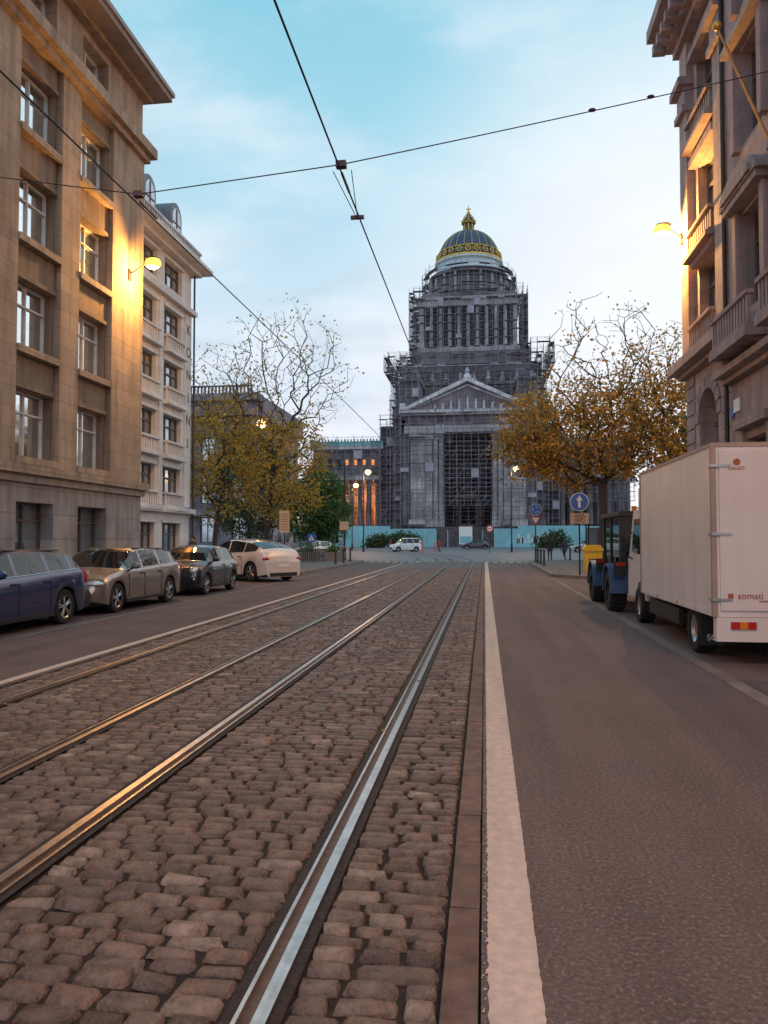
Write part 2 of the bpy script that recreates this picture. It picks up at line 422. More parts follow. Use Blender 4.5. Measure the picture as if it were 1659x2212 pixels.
W.box(-29,-14.76,Y0,Y1-.01,.12,20.1)
g.done()

# ------------------------------------------------------------ white building
g=G('white_apartment_building'); F=Fac('L',-17.5)
W=g.p('rendered_walls',whites); GL=g.p('window_glass',glassd); FR=g.p('window_frames',framed); B=g.p('balustrades',whites); Z=g.p('mansard_roof',zinc)
cols=[(32.8,35.2),(36.2,38.6),(39.6,42.0)]
rows=[(.9,2.5),(4.1,5.6),(6.95,8.5),(9.95,11.5),(12.85,14.5),(15.75,17.2)]
wall_open(F,W,31.5,43.4,.12,17.5,cols,rows,.5)
for c in cols:
    for i,r in enumerate(rows):
        window(F,GL,FR,c[0],c[1],r[0],r[1],.3,2,.62,.09)
        F.box(W,c[0]-.1,c[1]+.1,.002,.12,r[1]+.02,r[1]+.2)
        if 1<=i<=4:
            balustrade(F,B,c[0]-.05,c[1]+.05,r[0]-.75,r[0]+.1,.02,.3,.26)
            F.box(W,c[0]-.15,c[1]+.15,.002,.4,r[0]-.9,r[0]-.753)
for z in (3.1,15.0): F.box(W,31.5,43.6,.003,.35,z,z+.28)
F.box(W,42.4,43.3,.003,.09,3.5,14.9)
for y in (35.7,39.1): F.box(W,y-.22,y+.22,.003,.09,3.5,14.9)
F.box(W,31.5,43.9,-.5,.5,17.5,17.75); F.box(W,31.5,44.4,-.5,1.0,17.75,18.05)
balustrade(F,B,31.5,43.6,18.05,18.85,.35,.6,.3)
Z.prism([(-28,18.05),(-17.6,18.05),(-18.5,20.6),(-21,21.3),(-27,21.3)],'Y',31.5,43.2)
for yc in (34,37.5,41.0):
    prof=[(yc-.75,18.3),(yc+.75,18.3)]+[(yc+.75*math.cos(t),20.1+.75*math.sin(t)) for t in np.linspace(0,math.pi,9)]
    Z.prism(prof,'X',-19.6,-17.45)
    prof2=[(yc-.55,18.6),(yc+.55,18.6)]+[(yc+.55*math.cos(t),20.0+.55*math.sin(t)) for t in np.linspace(0,math.pi,9)]
    GL.prism(prof2,'X',-17.449,-17.43)
    FR.box(-17.43,-17.40,yc-.04,yc+.04,18.6,20.5); FR.box(-17.43,-17.405,yc-.55,yc+.55,19.6,19.68)
W.box(-28,-18.01,31.5,43.35,.12,17.9)
for i,ch in enumerate('KONINI'):
    g.extra.append(text(ch,(-17.39,42.85,14.0-i*1.35),.85,FE,ink))
g.p('downpipe',blackm).cyl((-17.3,43.45,.12),(-17.3,43.45,17.5),.06)
g.done()

def neo(name,x0,x1,yf,yb,h,mat,mat2,side='F'):
    g=G(name); F=Fac('F',yf); W=g.p('walls',mat); GL=g.p('window_glass',glassd); FR=g.p('frames',framed); C=g.p('columns',mat2,True); E=g.p('entablature',mat2)
    n=max(2,int((x1-x0)/3.4)); w=(x1-x0)/n
    cols=[(x0+w*i+w*.28,x0+w*i+w*.72) for i in range(n)]
    rows=[(1.2,h*.2),(h*.28,h*.45),(h*.52,h*.66)]
    wall_open(F,W,x0,x1,0,h*.78,cols,rows,.6)
    for c in cols:
        for r in rows: window(F,GL,FR,*c,*r,.4,1,.7,.1)
    for i in range(n+1): C.cyl((x0+w*i,yf-.5,h*.24),(x0+w*i,yf-.5,h*.76),.45,.38,12)
    F.box(E,x0-.5,x1+.5,.003,1.2,h*.2,h*.24)
    F.box(E,x0-.5,x1+.5,-.6,1.2,h*.78,h*.86); F.box(E,x0-1,x1+1,-.6,1.8,h*.86,h*.9)
    balustrade(F,E,x0,x1,h*.9,h*.955,.2,.7,.45)
    W.box(x0,x1,yf+.61,yb,0,h*.9)
    FE_=Fac('L',x1); 
    for i in range(5):
        y=yf+2.5+i*4.2
        for r in rows: FE_.box(GL,y,y+1.6,.003,.05,*r); FE_.box(FR,y-.15,y+1.75,.003,.12,r[1],r[1]+.3)
    FE_.box(E,yf,yb,.003,.8,h*.78,h*.9)
    return g.done()
neo('neoclassical_building',-44,-28,90,112,21.5,pal_m,pal_m)

# ------------------------------------------------------------ right buildings
g=G('corner_town_house'); F=Fac('R',8.0)
W=g.p('stone_walls',pink); GL=g.p('window_glass',glassd); FR=g.p('window_frames',framed); B=g.p('balustrades',pink); C=g.p('cornices',pinkd)
a0,a1=27.3,29.6; ac=(a0+a1)/2; ar=(a1-a0)/2; zs=7.05-ar
F.box(W,25.6,a0,-.8,0,.12,7.9); F.box(W,a1,31.2,-.8,0,.12,7.9)
pts=[(a0,7.9),(a0,zs)]+[(ac-ar*math.cos(t),zs+ar*math.sin(t)) for t in np.linspace(.02,math.pi-.02,14)]+[(a1,zs),(a1,7.9)]
W.prism(pts,'X',8.0,8.8)
for k in range(9):
    t0=math.pi*k/9+.03; t1=math.pi*(k+1)/9-.03
    C.prism([(ac-ar*math.cos(t0),zs+ar*math.sin(t0)),(ac-(ar+.45)*math.cos(t0),zs+(ar+.45)*math.sin(t0)),(ac-(ar+.45)*math.cos(t1),zs+(ar+.45)*math.sin(t1)),(ac-ar*math.cos(t1),zs+ar*math.sin(t1))],'X',7.94,8.0-.002)
GL.box(8.6,8.65,a0,a1,.5,7.05); FR.box(8.55,8.598,ac-.06,ac+.06,.5,7.05); FR.box(8.55,8.598,a0,ac-.06,zs-.1,zs+.05); FR.box(8.55,8.598,ac+.06,a1,zs-.1,zs+.05)
for z in np.arange(.9,7.6,.55):
    F.box(C,25.7,a0-.5,.002,.05,z,z+.47); F.box(C,a1+.5,31.2,.002,.05,z,z+.47)
F.box(C,25.6,31.5,-.8,.3,7.9,8.1); F.box(W,25.6,31.7,-.8,.65,8.1,8.45)
wall_open(F,W,25.6,31.1,8.45,21,[(27.2,29.7)],[(9.6,11.8),(13.2,15.7),(17.4,19.8)],.6,-.1)
for r in [(9.6,11.8),(13.2,15.7),(17.4,19.8)]:
    window(F,GL,FR,27.2,29.7,*r,.5,2,.66,.1)
    balustrade(F,B,27.0,29.9,r[0]-.95,r[0]-.02,0,.35,.26)
    F.box(C,26.9,30,-.099,.45,r[0]-1.12,r[0]-.953); F.box(C,27.0,29.9,-.098,.2,r[1]+.05,r[1]+.35)
for y0,y1 in ((30.2,31.2),(25.8,26.8)):
    F.box(W,y0,y1,-.098,.18,8.45,18.2); F.box(C,y0-.12,y1+.12,-.097,.35,18.2,18.45); F.box(C,y0-.05,y1+.05,-.096,.25,18.45,19.2); F.box(C,y0-.2,y1+.2,-.095,.5,19.2,19.5)
    F.box(W,y0,y1,-.094,.15,19.5,21)
for i,(d,z) in enumerate(((.35,21.0),(.6,21.35),(.9,21.75),(1.25,22.1))):
    F.box(C,25.6,31.2+d*.6,-.7,d,z,z+.35 if i<3 else z+.5)
for i in range(9):
    y=25.9+i*.68; F.box(C,y,y+.3,.6,1.1,21.35,21.748)
F.box(W,25.6,31.2,-.7,.2,22.6,24)
W.box(8.81,20,25.6,31.1,.12,22.6)
g.done()
g=G('ornate_town_house'); F=Fac('R',7.8)
W=g.p('stone_walls',pinkd); GL=g.p('window_glass',glassd); FR=g.p('window_frames',framed); B=g.p('balustrades',pinkd); C=g.p('cornices',pink)
cols=[(22.0-4*i,23.9-4*i) for i in range(7)][::-1]
wall_open(F,W,-6,25.3,.12,6.5,cols,[(1.1,4.6)],.6)
for c in cols: window(F,GL,FR,*c,1.1,4.6,.4,1,.7,.1)
for c in cols: F.box(C,c[0]-.25,c[0]-.02,.002,.12,1.0,4.9); F.box(C,c[1]+.02,c[1]+.25,.002,.12,1.0,4.9); F.box(C,c[0]-.4,c[1]+.4,.002,.3,4.9,5.15)
F.box(C,-6,25.4,-.6,.25,6.5,6.7); F.box(C,-6,25.5,-.6,.5,6.7,6.9)
wall_open(F,W,-6,25.3,6.9,20.5,cols,[(8.45,11.4),(13.5,16.4),(17.8,19.6)],.6)
for c in cols:
    for i,r in enumerate([(8.45,11.4),(13.5,16.4),(17.8,19.6)]):
        window(F,GL,FR,*c,*r,.4,1,.7,.1)
        F.box(W,c[0]-.35,c[0]-.05,.002,.22,r[0]-.1,r[1]+.1); F.box(W,c[1]+.05,c[1]+.35,.002,.22,r[0]-.1,r[1]+.1)
        F.box(C,c[0]-.5,c[1]+.5,.002,.45,r[1]+.12,r[1]+.32)
        if i==0:
            cc=(c[0]+c[1])/2
            B.prism([(cc+1.6*math.cos(t),r[1]+.323+.75*math.sin(t)) for t in np.linspace(0,math.pi,12)],'X',7.3,7.798)
            C.prism([(cc+1.25*math.cos(t),r[1]+.40+.5*math.sin(t)) for t in np.linspace(0,math.pi,12)],'X',7.22,7.298)
            F.box(B,c[0]-.7,c[1]+.7,.002,.85,7.1,7.35); balustrade(F,B,c[0]-.7,c[1]+.7,7.353,8.35,.6,.82,.24)
            for y in (c[0]-.5,c[1]+.25): B.prism([(7.798,6.92),(7.798,7.098),(7.1,7.098),(7.5,6.95)],'Y',y,y+.25)
F.box(C,-6,25.3,-.6,.4,20.5,20.9); F.box(C,-6,25.4,-.6,1.0,20.9,21.4); F.box(W,-6,25.3,-.6,.1,21.4,23)
W.box(8.41,20,-6,25.3,.12,21)
g.p('downpipe',blackm).cyl((7.72,25.45,.12),(7.72,25.45,20.9),.07)
g.p('street_name_plate',signw).box(7.75,7.798,24.35,24.9,5.55,5.95)
g.p('street_name_plate_small',bluesign).box(7.75,7.798,24.95,25.2,5.45,5.75)
g.done()
g=G('flagpole'); q=g.p('pole',M('brass_pole',(.35,.2,.09),.4,metal=.5),True)
q.cyl((7.78,20.6,11.06),(6.17,20.6,15.1),.05,.035,8); g.p('finial',gold,True).ball((6.15,20.6,15.18),.12); g.p('bracket',blackm).box(7.65,7.8,20.5,20.7,10.85,11.3); g.done()

# ------------------------------------------------------------ palace of justice
cx=-3.6
g=G('domed_courthouse'); Lg=g.p('light_stone',pal_l); D=g.p('dark_stone',pal_d); MD=g.p('mid_stone',pal_m); S=g.p('scaffold_tubes',scaf); K=g.p('scaffold_decks',deck)
CO=g.p('columns',pal_l,True); CD=g.p('dark_columns',pal_m,True); DK=g.p('dark_openings',M('dark_interior',(.035,.028,.04),.9)); LW=g.p('lit_openings',litwin); CU=g.p('copper_roof',copper)
NET=g.p('debris_netting',M('netting',(.36,.34,.40),.9,var=.4,scale=.5))
def tube(p0,p1,r=.055):
    S.cyl(Vector(p0),Vector(p1),r,r,4,False)
def scaffold_face(axis,c,a0,a1,z0,z1,da=2.1,dz=2.0,depth=1.2,drop=.12,r=.06,dout=-1):
    n=max(1,round((a1-a0)/da)); m=max(1,round((z1-z0)/dz))
    for layer in (0,depth):
        cc=c+dout*layer
        def P(a,z): return (a,cc,z) if axis=='F' else (cc,a,z)
        for i in range(n+1):
            a=a0+(a1-a0)*i/n; top=z1+random.uniform(-.8,1.6); tube(P(a,z0),P(a,top),r)
        for j in range(m+1):
            z=z0+(z1-z0)*j/m
            if random.random()>drop: tube(P(a0-.4,z),P(a1+.4,z),r*.9)
            tube(P(a0-.3,z+1),P(a1+.3,z+1),r*.55)
    for j in range(m+1):
        z=z0+(z1-z0)*j/m
        for i in range(n):
            s0=a0+(a1-a0)*i/n; s1=a0+(a1-a0)*(i+1)/n
            if random.random()<.55:
                y0,y1=sorted((c,c+dout*depth))
                if axis=='F': K.box(s0,s1,y0,y1,z-.06,z+.03)
                else: K.box(y0,y1,s0,s1,z-.06,z+.03)
            if random.random()<.045 and j<m and axis=='F':
                yy=c+dout*depth-.08; h=random.choice((.9,1.9)); NET.box(s0+.05,s1-.05,yy,yy+.03,z+.05,z+h)
            if random.random()<.22:
                cc=c+dout*depth
                if j<m:
                    z2=z0+(z1-z0)*(j+1)/m
                    if axis=='F': tube((s0,cc,z),(s1,cc,z2),r*.8)
                    else: tube((cc,s0,z),(cc,s1,z2),r*.8)
def scaffold_box(x0,x1,y0,y1,z0,z1,**k):
    scaffold_face('F',y0,x0,x1,z0,z1,dout=-1,**k)
    scaffold_face('S',x0,y0,y1,z0,z1,dout=-1,**k); scaffold_face('S',x1,y0,y1,z0,z1,dout=1,**k)
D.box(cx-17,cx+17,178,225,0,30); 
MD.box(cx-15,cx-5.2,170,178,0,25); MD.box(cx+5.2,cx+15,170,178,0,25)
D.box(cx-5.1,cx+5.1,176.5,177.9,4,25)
for zz in (13,18,22): MD.box(cx-5.1,cx+5.1,176.2,176.49,zz,zz+.7)
for xx in (-4,-1.4,1.4,4): DK.box(cx+xx-.8,cx+xx+.8,176.3,176.498,13.9,17.6)
Lg.box(cx-3,cx+3,175.8,176.199,4.5,12); DK.box(cx-1.7,cx+1.7,175.6,175.79,5,11)
for sx in (-1,1):
    for o,w in ((11.0,1.55),(8.7,.9)):
        X=cx+sx*o; Lg.box(X-w,X+w,167.2-(o>9)*.8,170,6,23.6); Lg.box(X-w-.3,X+w+.3,166.0-(o>9)*.5,170,4.4,6); Lg.box(X-w-.3,X+w+.3,166.2-(o>9)*.5,170,23.6,24.98)
    for o in (5.8,7.1):
        CO.cyl((cx+sx*o,167.6,5.5),(cx+sx*o,167.6,23.6),.62,.52,14); Lg.box(cx+sx*o-.6,cx+sx*o+.6,166.8,168.4,4.4,5.5); Lg.box(cx+sx*o-.6,cx+sx*o+.6,166.8,168.4,23.6,24.98)
    CD.cyl((cx+sx*13.6,167.8,5),(cx+sx*13.6,167.8,24.9),.8,.7,14)
    CD.cyl((cx+sx*2.6,172.5,4.5),(cx+sx*2.6,172.5,24.9),.6,.5,12)
for i in range(8): D.box(cx-15.5-i*.25,cx+15.5+i*.25,165.5-i*.45,178,4.4-(i+1)*.55 if i<7 else 0,4.4-i*.55)
Lg.box(cx-14,cx+14,166.5,178,25,26.6); MD.box(cx-13.8,cx+13.8,166.8,178,26.6,28.9); Lg.box(cx-14.6,cx+14.6,165.6,178,28.9,29.4); Lg.box(cx-15,cx+15,165.1,178,29.4,30)
MD.prism([(cx-13.5,30),(cx+13.5,30),(cx,36.2)],'Y',166.5,185)
for sx in (-1,1):
    Lg.prism([(cx+sx*15,30.003),(cx+sx*13.2,30.003),(cx,36.1),(cx,37.0)],'Y',165.0,185.2)
    Lg.prism([(cx+sx*12.3,30.6),(cx+sx*11.2,30.6),(cx,35.2),(cx,35.7)],'Y',166.2,166.6)
for i in range(9):
    h=.8+1.9*(1-abs(i-4)/4.5); X=cx-7.2+i*1.8
    Lg.cyl((X,166.2,30.1),(X,166.2,30.1+h),.35,.2,7)
Lg.lathe((cx,166,36.9),[(0,0),(.9,0),(.7,.8),(.3,1.0),(.5,1.6),(.15,2.3),(0,2.4)],10)
for sx in(-1,1): Lg.box(cx+sx*14.3-.6,cx+sx*14.3+.6,165.6,167,30.003,31.6)
scaffold_face('F',165.6,cx-14.6,cx-5.5,1,24,da=1.9,drop=.3); scaffold_face('F',165.6,cx+5.5,cx+14.6,1,24,da=1.9,drop=.3)
scaffold_face('F',164.9,cx-14.6,cx+14.6,24.5,29,da=1.9,drop=.3)
scaffold_face('F',166.5,cx-5.5,cx+5.5,9,25,da=1.6,dz=1.9,r=.07)
scaffold_face('F',171.5,cx-5,cx+5,5,25,da=1.6,dz=1.9)
for sx in (-1,1):
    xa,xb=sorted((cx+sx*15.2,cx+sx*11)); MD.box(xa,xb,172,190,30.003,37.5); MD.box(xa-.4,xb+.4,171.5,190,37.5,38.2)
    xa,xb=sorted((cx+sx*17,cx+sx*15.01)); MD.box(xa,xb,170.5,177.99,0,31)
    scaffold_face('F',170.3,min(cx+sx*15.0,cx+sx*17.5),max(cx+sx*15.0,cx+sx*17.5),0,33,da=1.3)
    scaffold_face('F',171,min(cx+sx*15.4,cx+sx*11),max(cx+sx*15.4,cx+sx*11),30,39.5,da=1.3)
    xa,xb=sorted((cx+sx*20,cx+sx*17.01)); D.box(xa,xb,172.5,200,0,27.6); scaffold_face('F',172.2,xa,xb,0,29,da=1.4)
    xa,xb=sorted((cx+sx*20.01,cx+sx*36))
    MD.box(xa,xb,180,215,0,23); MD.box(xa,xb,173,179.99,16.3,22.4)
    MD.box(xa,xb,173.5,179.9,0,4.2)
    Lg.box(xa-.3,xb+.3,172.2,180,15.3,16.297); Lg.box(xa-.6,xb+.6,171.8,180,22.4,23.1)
    CU.box(xa-.6,xb+.6,172.0,180,23.103,24.2)
    for i in range(22): CU.box(xa+i*.75,xa+i*.75+.3,171.9,172.3,24.203,24.7)
    n=8
    for i in range(n):
        X=xa+.9+i*(xb-xa-1.8)/(n-1); CD.cyl((X,173.8,4.2),(X,173.8,15.3),.62,.55,12); MD.box(X-.8,X+.8,173,174.6,14.5,15.298)
        if i<n-1:
            xm=X+(xb-xa-1.8)/(n-1)/2
            if i%3!=1: LW.box(xm-.55,xm+.55,179.8,179.97,5,9.5) if sx<0 and i in(3,6) else DK.box(xm-.6,xm+.6,179.8,179.97,5,10)
            if sx<0 and 3<=i<=6: LW.box(xm-.35,xm+.35,172.9,172.99,18.8,20.0)
            else: DK.box(xm-.5,xm+.5,172.9,172.99,17.8,20.3)
    scaffold_face('F',171.6,xa,xb,10,24,da=2.0,r=.05)
TX,TY=-3.85,200
MD.box(TX-17.5,TX+17.5,TY-16,TY+18,30,39); MD.box(TX-18,TX+18,TY-16.5,TY+18,39,39.8)
MD.box(TX-15.6,TX+15.6,TY-14.5,TY+15,39.8,44); Lg.box(TX-16,TX+16,TY-15,TY+15,44,44.6)
MD.box(TX-14.2,TX+14.2,TY-13.2,TY+13,44.6,48)
for x in np.arange(-15.5,16,3.4): Lg.lathe((TX+x,TY-15.6,39.8),[(0,0),(.8,0),(.6,1.0),(.3,1.3),(.5,2),(0,2.8)],8)
scaffold_box(TX-17.5,TX+17.5,TY-17,TY+5,30,42,da=1.8); scaffold_box(TX-16.5,TX+16.5,TY-16,TY+5,42.2,46,da=1.8)
scaffold_box(TX-19.5,TX-15.1,TY-15.4,TY+5.3,43,46.5,da=1.5); scaffold_box(TX+15.1,TX+19.5,TY-15.5,TY+5.2,44.1,49,da=1.5)
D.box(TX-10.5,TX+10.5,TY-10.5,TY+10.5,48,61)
Lg.box(TX-12.6,TX+12.6,TY-12.6,TY+12.6,48,49.4)
for x in np.linspace(-11.4,11.4,11):
    CO.cyl((TX+x,TY-11.6,49.4),(TX+x,TY-11.6,59.6),.5,.42,10); CO.cyl((TX-11.6,TY+x,49.4),(TX-11.6,TY+x,59.6),.5,.42,10); CO.cyl((TX+11.6,TY+x,49.4),(TX+11.6,TY+x,59.6),.5,.42,10)
for x in (-6.8,-2.3,2.3,6.8): DK.box(TX+x-.9,TX+x+.9,TY-10.6,TY-10.51,50.5,57)
Lg.box(TX-12.4,TX+12.4,TY-12.4,TY+12.4,59.6,61.2); Lg.box(TX-13,TX+13,TY-13,TY+13,61.2,61.9)
MD.box(TX-11.5,TX+11.5,TY-11.5,TY+11.5,61.9,63.2)
scaffold_box(TX-13.4,TX+13.4,TY-13.6,TY+10,47,63,da=1.5,dz=1.9)
Dd=g.p('drum_dark',pal_m,True); Ld=g.p('drum_light',M('drum_stone',(.55,.62,.68),.8,var=.2,scale=.5),True)
Dd.lathe((TX,TY,0),[(10.6,63),(10.6,64.2),(9.7,64.3),(9.5,69.2),(10.4,69.4),(10.4,70.2),(9,70.3)],32)
Ld.lathe((TX,TY,0),[(9.0,70.0),(9.0,71.2),(8.6,71.3),(8.5,73.4),(8.9,73.6),(8.9,74.2),(8,74.3)],40)
for i in range(20):
    a=2*math.pi*i/20; CO.cyl((TX+10.2*math.cos(a),TY+10.2*math.sin(a),64.2),(TX+10.2*math.cos(a),TY+10.2*math.sin(a),69.3),.36,.32,8)
for k,(R0,za,zb,n) in enumerate(((12.4,62,70,26),(11.6,69,71.5,24),(13.0,63,66,26))):
    for z in np.arange(za,zb+.1,1.9):
        for i in range(n):
            a=2*math.pi*i/n;b=2*math.pi*(i+1)/n
            tube((TX+R0*math.cos(a),TY+R0*math.sin(a),z),(TX+R0*math.cos(b),TY+R0*math.sin(b),z),.06)
            tube((TX+R0*math.cos(a),TY+R0*math.sin(a),z+1),(TX+R0*math.cos(b),TY+R0*math.sin(b),z+1),.035)
            if random.random()<.6: K.poly([(TX+R0*math.cos(a),TY+R0*math.sin(a),z),(TX+R0*math.cos(b),TY+R0*math.sin(b),z),(TX+(R0-1.1)*math.cos(b),TY+(R0-1.1)*math.sin(b),z),(TX+(R0-1.1)*math.cos(a),TY+(R0-1.1)*math.sin(a),z)])
    for i in range(n):
        a=2*math.pi*i/n; tube((TX+R0*math.cos(a),TY+R0*math.sin(a),za-1),(TX+R0*math.cos(a),TY+R0*math.sin(a),zb+random.uniform(0,1.8)),.06)
prof=[(8.25*math.cos(t)**.92 if t<1.5 else .9,74.2+8.9*math.sin(t)) for t in np.linspace(0,1.46,14)]
g.p('dome',slate,True).lathe((TX,TY,0),prof,48)
GO=g.p('gilding',gold,True)
for i in range(24):
    a=2*math.pi*(i+.5)/24
    for (r0,z0),(r1,z1) in zip(prof,prof[1:]):
        GO.cyl((TX+(r0+.04)*math.cos(a),TY+(r0+.04)*math.sin(a),z0),(TX+(r1+.04)*math.cos(a),TY+(r1+.04)*math.sin(a),z1),.085,.075,5,False)
    a=2*math.pi*i/24
    # wreath rings
    ca,sa=math.cos(a),math.sin(a)
    for k in range(10):
        t0=2*math.pi*k/10; t1=2*math.pi*(k+1)/10; rr=.62
        def W_(t): return (TX+8.55*ca-rr*math.cos(t)*sa,TY+8.55*sa+rr*math.cos(t)*ca,75.65+rr*math.sin(t))
        GO.cyl(W_(t0),W_(t1),.16,.16,5,False)
    GO.ball((TX+8.6*ca,TY+8.6*sa,75.65),.22,n=6)
GO.lathe((TX,TY,0),[(8.75,74.0),(8.95,74.15),(8.95,74.5),(8.5,74.6)],48); GO.lathe((TX,TY,0),[(8.2,76.5),(8.35,76.6),(8.2,76.85),(8.0,76.9)],48)
for i in range(40):
    a=2*math.pi*i/40; GO.ball((TX+8.95*math.cos(a),TY+8.95*math.sin(a),73.5),.22,n=6)
zt=prof[-1][1]
g.p('lantern',slate,True).lathe((TX,TY,zt-.3),[(1.7,0),(1.7,.6),(1.25,.8),(1.2,2.4),(1.7,2.7),(1.5,3.0),(1.35,3.6),(.8,4.4),(.25,4.8)],16)
GO.lathe((TX,TY,zt-.3),[(1.9,-.1),(1.95,.3),(1.7,.5)],16); GO.lathe((TX,TY,zt-.3),[(1.6,2.35),(1.95,2.6),(1.7,2.95)],16)
for i in range(8):
    a=2*math.pi*i/8; GO.cyl((TX+1.35*math.cos(a),TY+1.35*math.sin(a),zt+.4),(TX+1.35*math.cos(a),TY+1.35*math.sin(a),zt+2.1),.16,.14,6); GO.ball((TX+1.75*math.cos(a),TY+1.75*math.sin(a),zt+3.0),.3,n=6)
    for t in range(5):
        b0=t/5*1.4;b1=(t+1)/5*1.4
        GO.cyl((TX+1.5*math.cos(b0)*math.cos(a),TY+1.5*math.cos(b0)*math.sin(a),zt+3.0+1.8*math.sin(b0)),(TX+1.5*math.cos(b1)*math.cos(a),TY+1.5*math.cos(b1)*math.sin(a),zt+3.0+1.8*math.sin(b1)),.12,.1,5)
GO.ball((TX,TY,zt+5.2),.5); GO.cyl((TX,TY,zt+5.5),(TX,TY,zt+7.2),.16,.1,6); GO.box(TX-.6,TX+.6,TY-.1,TY+.1,zt+6.1,zt+6.4)
g.done()
g=G('construction_hoarding'); H=g.p('panels',hoard); H2=g.p('posts',M('hoarding_posts',(.40,.58,.64),.6))
x=-46
while x<38:
    if not(-11<x<.5): 
        H.box(x,x+2.35,158,158.06,-.02,4.4 if x<-20 or x>5 else 3.8)
    H2.box(x-.06,x+.06,157.9,158.1,-.02,3.6); x+=2.4
g.p('grey_fence',pal_d).box(-12.4,0,159,159.1,-.02,3.2)
g.p('notice_board',signw).box(-5.2,-2.5,156.5,156.6,.6,4.2)
g.p('notice_blue',hoard).box(-5.0,-2.7,156.45,156.499,.8,2.2)
mu=g.p('mural',M('mural_white',(.6,.65,.68),.7,var=.4,scale=2))
for i in range(46):
    X=random.choice([random.uniform(-41,-30),random.uniform(6,16)]); mu.box(X,X+random.uniform(.2,.9),157.95,157.97+random.uniform(0,.02),.8,.9+random.uniform(.3,2.2))
g.done()

# ------------------------------------------------------------ trees
def make_tree(name,trunk,targets,dens,leafmat,lsize=.17,nl=24,sig=.38,rk=.0135,ex=.43,bf=.32):
    nodes=[Vector(t) for t in trunk]; par=[-1]+list(range(len(trunk)-1)); pl=[0]
    for i in range(1,len(nodes)): pl.append(pl[-1]+(nodes[i]-nodes[i-1]).length)
    arr=np.zeros((30000,3)); pla=np.zeros(30000)
    for i,n in enumerate(nodes): arr[i]=n; pla[i]=pl[i]
    cnt=len(nodes); top=np.array(trunk[-1]); ok0=max(1,len(trunk)//2)
    targets=targets[np.argsort(np.linalg.norm(targets-top,axis=1))]
    tips=[]
    for t in targets:
        d=np.linalg.norm(arr[ok0:cnt]-t,axis=1)+bf*pla[ok0:cnt]
        k=int(np.argmin(d))+ok0; p=Vector(arr[k]); q=Vector(t); l=(q-p).length
        if l<.12: continue
        n=max(1,int(l/.7)); prev=k
        side=Vector((random.gauss(0,.1),random.gauss(0,.1),.12))*l
        for i in range(1,n+1):
            f=i/n; pt=p.lerp(q,f)+side*(math.sin(math.pi*f)*.6)+ (Vector((random.gauss(0,1),random.gauss(0,1),random.gauss(0,1)))*.05 if i<n else Vector())
            arr[cnt]=pt; pla[cnt]=pla[prev]+(pt-Vector(arr[prev])).length; par.append(prev); prev=cnt; cnt+=1
        tips.append(cnt-1)
    w=np.zeros(cnt)
    for t in tips: w[t]+=1
    for i in range(cnt-1,0,-1): w[par[i]]+=w[i]
    r=rk*np.maximum(w,1)**ex
    g=G(name); B=g.p('trunk_and_limbs',bark,True)
    b0=Vector(arr[0]); B.cyl(b0-Vector((0,0,.15)),b0+Vector((0,0,.5)),r[0]*1.45,r[0],10)
    for i in range(1,cnt):
        rr=r[i]; rp=min(r[par[i]],rr*1.35) if par[i]>len(trunk) else min(r[par[i]],rr*1.6)
        B.cyl(arr[par[i]],arr[i],rp,rr,8 if rr>.1 else 4,False)
    Lf=g.p('leaves',leafmat)
    for i in tips:
        c=arr[i]; p=dens(c)
        # clumps: some sprays carry many leaves, some nearly none
        cl=math.sin(c[0]*1.9+.7)*math.sin(c[1]*1.7+2)*math.sin(c[2]*2.1+1)
        if p<1.01: p*=min(1.7,max(.12,.95+1.7*cl))
        n=rng.poisson(nl*p)
        if n==0: continue
        pts=c+rng.normal(size=(n,3))*sig*np.array([1,1,.7])
        a=rng.normal(size=(n,3)); a/=np.linalg.norm(a,axis=1)[:,None]
        b=np.cross(a,rng.normal(size=(n,3))); b/=np.linalg.norm(b,axis=1)[:,None]
        s=(lsize*rng.uniform(.6,1.3,n))[:,None]
        for q0,q1,q2,q3 in zip(pts-a*s*.5,pts+b*s*.38,pts+a*s*.5,pts-b*s*.38): Lf.poly([q0,q1,q2,q3])
    return g.done()
def ell(n,c,r,hollow=.0,zmin=None):
    out=[]
    while len(out)<n:
        p=rng.uniform(-1,1,3); d=np.linalg.norm(p)
        if d>1 or d<hollow: continue
        q=np.array(c)+p*np.array(r)
        if math.sin(q[0]*1.3+1)*math.sin(q[1]*1.1)*math.sin(q[2]*1.5+2)<-.08 and rng.random()<.85: continue
        out.append(q)
    return np.array(out)
t1=np.concatenate([ell(400,(-19.4,52,8.0),(4.3,3.6,5.2),.25),ell(90,(-18.0,52,12.6),(3.5,3,3.0))])
make_tree('autumn_tree',[(-19,52,.1),(-19.05,52,1.5),(-18.9,52,3),(-18.7,52,4.2)],t1,lambda c: .85 if c[2]<11.3 else .2,leafo,nl=24,lsize=.20,rk=.0125)
t2=np.concatenate([ell(340,(-15.2,56,7.2),(3.7,3.6,4.4),.2),ell(480,(-15.3,56,14.2),(5.6,4.5,5.4),.35)])
make_tree('autumn_tree',[(-16.3,56,.1),(-16.4,56,2),(-16.3,56,4),(-16.0,56,6),(-15.9,56,8)],t2,lambda c: .8 if c[2]<10.3 else .07,leafo,nl=24,lsize=.20,rk=.0125)
t3=np.concatenate([ell(640,(6.0,48,8.3),(5.5,4.2,3.5),.2),ell(340,(7.2,48,12.6),(4.4,3.8,4.4),.35),ell(120,(2.8,48,7.2),(2.1,2,1.9))])
